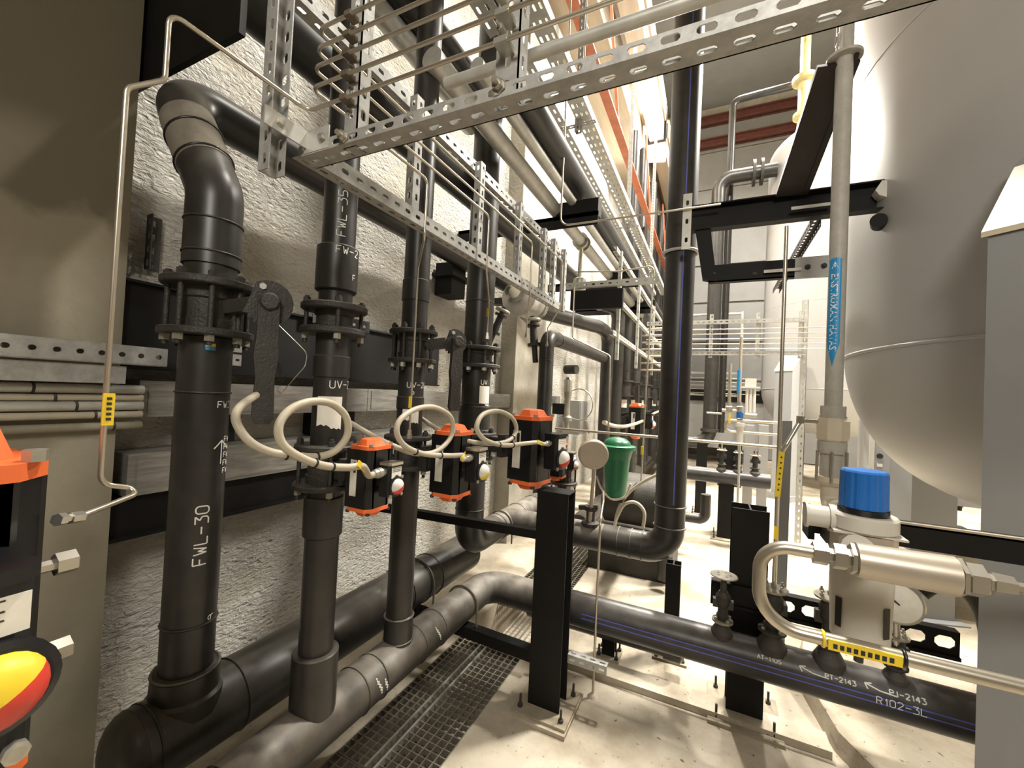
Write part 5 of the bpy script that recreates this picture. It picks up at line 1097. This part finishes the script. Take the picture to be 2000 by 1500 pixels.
# vessel with little valves by the pilaster
t = thing('steel_vessel', 'small horizontal steel drum with dished end near the concrete pilaster', 'vessel', (-1.62, 3.6, 2.5))
vc = at(1012, 580, X=-1.62); vy = vc.y; vz = vc.z
b = MB(); b.lathe((-1.62, vy, vz), (0, 1, 0), [(-.05, .06), (-.04, .1), (0, .155), (.01, .17), (.03, .17), (.03, .155), (.3, .155), (.3, .17), (.33, .17), (.33, .1)], 28); part('drum', b, GALVW, t)
b = MB(); b.lathe((-1.62, vy - .055, vz + .02), (0, -1, .25), [(0, .09), (.02, .1), (.03, .06)], 20); part('inspection_cover', b, STEEL, t)
b = MB(); b.torus((-1.62, vy + .33, vz), (0, 1, 0), .165, .014, 28, 8); part('clamp_ring', b, STEEL, t)
b = MB(); b.box((-1.95, vy + .1, vz - .03), (-1.7, vy + .2, vz + .03)); part('wall_bracket', b, IRON, t)
def needle(label, c, d, k=1.0):
    c = V(c); d = V(d).normalized(); t = thing('drain_valve', label, 'valve', c, 'small drain valves below the steel drum')
    b = MB(); b.lathe(c, d, [(0, .02 * k), (.06 * k, .02 * k), (.06 * k, .05 * k), (.075 * k, .05 * k), (.075 * k, .025 * k), (.2 * k, .03 * k), (.2 * k, .05 * k), (.22 * k, .05 * k), (.22 * k, .02 * k), (.34 * k, .02 * k)], 14); part('valve_body', b, IRON, t)
    b = MB(); b.torus(c + d * .03 * k, d, .05 * k, .012 * k, 20, 8); part('handwheel', b, ZINC, t)
needle('slanting drain valve below the steel drum, by the thick riser', at(985, 600, X=-1.62), (-.35, -.1, -1), 1.1)
needle('upright drain valve with handwheel below the steel drum, by the elbowed riser', at(1040, 618, X=-1.5), (.12, 0, -1), 1.25)
# control assembly
t = thing('pressure_transmitter', 'pale pressure transmitter on a stem beyond the elbowed riser', 'instrument', at(1108, 800, Y=4.4))
q = lambda px, py: at(px, py, Y=4.4)
c = q(1108, 790); b = MB(); b.lathe((c.x, 4.4, q(1108, 840).z), (0, 0, 1), [(0, .03), (.1, .03), (.1, .06), (.14, .06), (.16, .035), (.3, .03), (.42, .045), (.55, .045), (.58, .02)], 16); part('transmitter_body', b, ZINC, t)
b = MB(); b.cyl(q(1115, 722) + V((-.06, 0, 0)), q(1115, 722) + V((.08, -.04, 0)), .05, n=16); part('transmitter_head', b, GREEND, t) if False else part('transmitter_head', b, IRON, t)
b = MB(); b.torus(q(1130, 790), (.2, 1, 0), .17, .007, 28, 6); part('impulse_coil', b, TUBE, t)
b = MB(); p = q(1088, 800); b.box((p.x - .05, 4.38, p.z - .05), (p.x + .08, 4.46, p.z + .07)); part('terminal_box', b, BPL, t)
t = thing('junction_box', 'grey steel junction box on the wall beyond the pressure transmitter', 'box', (-1.9, 6.7, 1.3))
p = at(1142, 815, X=-1.75); b = MB(); b.box((-2.0, p.y - .3, p.z - .25), (-1.75, p.y + .3, p.z + .25)).box((-1.75, p.y - .28, p.z - .23), (-1.74, p.y + .28, p.z + .23)); part('box_body', b, GREY, t)
b = MB(); b.bar((-1.735, p.y, p.z - .05), (-1.70, p.y + .12, p.z - .25), .03, .03); part('box_handle', b, WHITEP, t)
# long horizontal steel tube
zt_ = at(1275, 853, Y=3.05).z
t = thing('steel_tube', 'long level steel tube crossing behind the blue-striped pipe', 'tube', (-1.08, 3.05, zt_)); b = MB(); b.tube([(-1.08, 3.05, zt_), (.40, 3.05, zt_)], .0095, 10); part('tube_body', b, TUBE, t)
b = MB(); b.box((.395, 3.02, 0), (.445, 3.08, zt_ + .17)); part('tube_stand', b, GREYL, t)
# tubes that step over the second bay
t = thing('steel_tube', 'thin steel tube stepping down before the elbowed riser arm', 'tube', at(1120, 560, Y=3.3))
P = [at(x, y, Y=3.3) for x, y in ((1122, 560), (1118, 660), (1192, 695), (1188, 840))]; b = MB(); b.tube(P, .0065, 8, .04); part('tube_body', b, TUBE, t)
t = thing('steel_tube', 'thin steel tube with a yellow tag hanging before the far orange-capped actuator', 'tube', at(1280, 520, Y=3.6))
P = [at(x, y, Y=3.6) for x, y in ((1120, 531), (1210, 530), (1278, 518), (1262, 760), (1252, 940))]; b = MB(); b.tube(P, .0065, 8, .05); part('tube_body', b, TUBE, t)
p = at(1254, 880, Y=3.58); b = MB(); b.box((p.x - .009, 3.575, p.z - .035), (p.x + .009, 3.585, p.z + .035)); part('yellow_tag', b, YEL, t)
# gauge disc, green motor, more actuators
gd = at(1159, 889, Y=2.72)
t = thing('pressure_gauge', 'round metal gauge seen from behind, on a stem over the header pipe', 'gauge', gd)
dn = V((.28, -1, -.02)).normalized(); b = MB(); b.lathe(gd, -dn, [(0, .088), (.002, .094), (.012, .096), (.03, .096), (.034, .101), (.044, .101), (.046, .09)], 32); part('gauge_case', b, SATIN, t)
p = at(1151, 985, Y=2.75); b = MB(); b.tube([(gd.x, 2.75, gd.z - .09), (gd.x, 2.75, gd.z - .15), (p.x, 2.78, .74)], .013, 10); part('gauge_stem', b, SATIN, t)
b = MB(); b.lathe((p.x, 2.8, .73), (0, 0, 1), [(0, .06), (.02, .06), (.03, .03), (.1, .03), (.1, .045), (.13, .045), (.13, .02)], 16); b.bar((p.x - .08, 2.79, .84), (p.x + .05, 2.79, .86), .03, .03); part('gauge_cock', b, IRON, t)
t = thing('green_motor', 'dark green flared pump motor behind the round gauge', 'motor', at(1200, 955, Y=3.3))
gm = at(1204, 900, Y=3.3); zg = lambda y: at(1204, y, Y=3.3).z
b = MB(); b.lathe((gm.x, 3.3, 0), (0, 0, 1), [(zg(968), .075), (zg(935), .09), (zg(895), .105), (zg(876), .125)], 28); part('motor_housing', b, GREEN, t)
b = MB(); b.lathe((gm.x, 3.3, 0), (0, 0, 1), [(zg(877), .12), (zg(876), .145), (zg(870), .145), (zg(868), .11)], 28); part('motor_flange', b, GREEN, t)
b = MB(); b.dome((gm.x, 3.3, zg(868)), (0, 0, 1), .105, .06, 28, 6); part('motor_cap', b, GREEN, t)
b = MB(); b.box((gm.x - .06, 3.3, zg(968) - .05), (gm.x + .06, 4.0, zg(968))); part('motor_foot', b, IRON, t)
v = flange_valve('small bolted diaphragm valve between the tallest actuator and the round gauge', at(1102, 905, Y=2.85).x, 2.85, .05, .98, 1.09, .1, 6, None, th=.018)
b = MB(); b.tube([(v.location.x, 2.85, .74), (v.location.x, 2.85, .98)], .05, 16); part('valve_neck', b, IRON, v)
actuator('small dark actuator half hidden beside the tallest actuator, with a red dome', (at(1088, 893, Y=2.62).x, 2.62, 1.17), 1.05, 0, ind=WHITEP, ind2=RED, gland=False, neck=.06)
b5 = at(1243, 822, X=-1.05); actuator('far black actuator with orange caps, seen just before the blue-striped pipe', (-1.05, b5.y, b5.z), 2.1, 0, neck=.12, gland=False, h=.2)
hose('beige conduit sagging in front of the far orange-capped actuator', [at(x, y, X=-.95) for x, y in ((1180, 825), (1200, 832), (1225, 832), (1255, 822), (1280, 806), (1300, 800))], .022)
hose('beige conduit coiled on the floor behind the grey header branch', [at(x, y, Y=3.4) for x, y in ((1300, 920), (1258, 940), (1225, 965), (1208, 995), (1200, 1030))] + [at(x, y, Y=3.35) for x, y in ((1205, 1010), (1220, 985), (1242, 982), (1258, 1000), (1256, 1030))], .013)
hose('thin pale cable drooping from the green motor', [at(x, y, Y=3.2) for x, y in ((1165, 930), (1175, 955), (1195, 975), (1220, 970), (1232, 945))], .008, CREAM)
# dark machinery below the far risers
t = thing('pump_block', 'dark pump block low behind the green motor', 'pump', (-.75, 3.9, 0))
b = MB(); b.box((-1.0, 3.9, 0), (-.25, 4.5, .35)).lathe((-.6, 4.1, .65), (1, 0, 0), [(-.3, .2), (-.28, .24), (.2, .24), (.22, .2), (.4, .12)], 24); part('pump_body', b, IRON, t)
b = MB(); b.tube([(-.3, 3.75, .1), (-.3, 3.75, .75), (-.3, 4.6, .75)], .06, 16, .1); part('pump_pipe', b, PE, t)
# ------------------------------------------------------------------ far aisle, right of the blue-striped pipe
fp2 = pipe('grey-black pipe crossing the aisle farther back, carrying black valves', [(-.55, 5.5, .735), (.62, 5.5, .735)], .085, PEC, name='cross_pipe', group=None)
ipost('far black post carrying the farther cross pipe', .19, 5.6, .16, .12, .65, plate=.3)
ipost('slim black far post near the foot of the second big riser', -.1, 6.6, .14, .1, 1.0, plate=.25)
def fsad(label, px, zt, k):
    x = at(px, 930, Y=5.5).x; return saddle(label, x, 5.49, .82, zt, k=k, group='black valves on the farther cross pipe')
fsad('first black valve on the farther cross pipe', 1408, 1.12, 1.1); fsad('second black valve on the farther cross pipe', 1440, 1.1, 1.0); fsad('third black valve on the farther cross pipe', 1474, 1.08, 1.1)
b = MB(); p = at(1425, 880, Y=5.7); b.box((p.x - .12, 5.66, .60), (p.x + .13, 5.85, 1.12)); solo('valve_block', b, BPL, 'black block behind the valves of the farther cross pipe', 'block')
t = thing('air_manifold', 'pale air manifold with a blue cap and bent tubes before the second tank', 'manifold', at(1440, 830, Y=5.0))
q = lambda px, py: at(px, py, Y=5.0)
b = MB(); b.tube([q(1525, 826), q(1418, 820), q(1416, 842), q(1525, 850)], .014, 10, .05); part('bent_tube', b, TUBE, t)
b = MB(); b.tube([q(1455, 810), q(1478, 812)], .02, 10).tube([q(1410, 801), q(1440, 803)], .018, 10).tube([q(1380, 806), q(1410, 808)], .01, 8); part('manifold_bar', b, CREAM, t)
p = q(1445, 810); b = MB(); b.lathe(p - V((0, 0, .035)), (0, 0, 1), [(0, .034), (.06, .034), (.066, .028)], 14); part('blue_cap', b, BLUE, t, 'small blue cap')
p = q(1425, 812); b = MB(); b.box((p.x - .01, 4.97, p.z - .08), (p.x + .01, 4.99, p.z + .03)); part('yellow_lever', b, YEL, t, 'small yellow lever')
p = q(1445, 845); b = MB(); b.lathe((p.x, 5.0, p.z - .1), (0, 0, 1), [(0, .03), (.16, .035), (.17, .045), (.2, .045)], 14); part('filter_bowl', b, WHITEP, t)
for px in (1424, 1445): p = q(px, 800); b = MB(); b.lathe((p.x, 5.0, p.z - .02), (0, 0, 1), [(0, .035), (.05, .035), (.06, .02), (.1, .02)], 12); part('needle_valve', b, ZINC, t)
for px, y0, m_ in ((1443, 480, TUBE), (1424, 700, TUBE)):
    p = q(px, 790); e = q(px + 6, 700); b = MB(); b.tube([(p.x, 5.0, p.z), (p.x, 5.0, 2.3 if px == 1443 else 2.02)], .016, 10); part('drop_tube', b, m_, t)
b = MB(); p = q(1443, 745); b.tube([(p.x, 4.995, p.z - .12), (p.x, 4.995, p.z + .12)], .0165, 10); part('blue_band', b, BLUEL, t, 'blue band on the drop tube')
b = MB(); p = q(1445, 870); b.tube([(p.x, 5.0, 0), (p.x, 5.0, p.z + .05)], .012, 8); part('riser_tube', b, GALVW, t)
t = thing('manifold_stand', 'pale bundle of short upright tubes on a stand near the second tank', 'stand', at(1468, 900, Y=5.9))
q = lambda px, py: at(px, py, Y=5.9)
for px in (1459, 1466, 1473): p = q(px, 780); b = MB(); b.tube([(p.x, 5.9, q(px, 806).z), (p.x, 5.9, q(px, 760).z)], .018, 10); part('short_tube', b, WHITEP, t)
p = q(1466, 755); b = MB(); b.box((p.x - .1, 5.86, p.z - .02), (p.x + .1, 5.94, p.z + .0)); b.box((p.x - .06, 5.88, p.z), (p.x + .06, 5.92, p.z + .1)); part('stand_head', b, WHITEP, t)
for px in (1462, 1490): p = q(px, 880); b = MB(); b.box((p.x - .05, 5.86, 0), (p.x + .05, 5.96, q(px, 830).z)); part('stand_leg', b, GREY, t)
# cladding-side equipment beyond
t = thing('air_unit', 'long grey plant casing standing at the end of the aisle', 'machine', (-.6, 12.3, 0))
b = MB(); b.box((-1.3, 12.3, .5), (1.2, 13.4, 1.62)).box((-1.35, 12.25, .4), (1.25, 13.45, .5)); part('casing', b, GREY, t)
b = MB(); b.box((-1.3, 12.26, 1.62), (1.2, 13.4, 1.95)); part('casing_top', b, BLK, t)
for x in (-1.2, 1.0): b = MB(); b.box((x, 12.4, 0), (x + .1, 12.5, .4)); part('casing_foot', b, IRON, t)
t = thing('railing', 'pale handrail with a corner post before the far cladding', 'railing', (-1, 10.6, 2.4))
zr = 1.6 + 10.6 * .19; b = MB(); b.tube([(-1.0, 10.6, zr), (.56, 10.6, zr)], .03, 12).tube([(-1.0, 10.6, zr - .35), (.56, 10.6, zr - .35)], .025, 12); part('rail_bar', b, WHITEP, t)
b = MB(); b.tube([(.56, 10.6, 0), (.56, 10.6, zr + .05)], .035, 12); part('rail_post', b, WHITEP, t)
# floor channel under the second big riser, small hooks
b = MB(); b.tube([(-.45, 4.9, .35), (-.02, 4.9, .35), (-.02, 4.9, .62)], .05, 14, .07); solo('drain_bend', b, PE, 'small black pipe bend low between the blue-striped pipe and the far post', 'pipe')
# ------------------------------------------------------------------ cabinet below the tank
t = thing('control_cabinet', 'grey control cabinet half hidden beneath the rounded tank bottom', 'cabinet', (1.25, 4.6, .9))
b = MB(); b.box((1.25, 4.6, .86), (2.3, 4.95, 1.5)); part('cabinet_body', b, GREY, t)
b = MB(); b.box((1.24, 4.59, .86), (1.275, 4.6, 1.5)); part('cabinet_edge', b, WHITEP, t, 'paler front edge')
p = at(1719, 891, Y=4.59); b = MB(); b.lathe((p.x, 4.6, p.z), (0, -1, 0), [(0, .022), (.008, .022)], 12); part('cabinet_lock', b, INK, t)
b = MB(); b.box((p.x - .018, 4.592, p.z - .09), (p.x + .018, 4.599, p.z - .065)); part('cabinet_plate', b, PAPER, t)
for i in range(6):
    x = 1.38 + i * .1; b = MB(); b.lathe((x, 4.75, .86), (0, 0, -1), [(0, .022), (.03, .022), (.03, .016), (.06, .014)], 10); gl_ = part('cable_gland', b, [IRON, CREAM, IRON, CREAM, IRON, IRON][i], t)
for x in (1.3, 2.2): b = MB(); b.box((x, 4.8, 0), (x + .05, 4.85, .86)); part('cabinet_stand', b, IRON, t)
for i in range(4):
    x = 1.42 + i * .1; hose(nth[i] + ' pale cable hanging from the grey control cabinet', [(x, 4.75, .80), (x - .03, 4.73, .68), (x - .1, 4.7, .58), (x - .22, 4.7, .54)], .011, CREAM, 'cables below the control cabinet')
t = thing('concrete_block', 'pale concrete block on the floor below the control cabinet', 'block', (1.75, 4.5, 0))
b = MB(); b.bbox((1.72, 4.65, .33), (.42, .42, .66), .02); part('block_body', b, CONC, t)
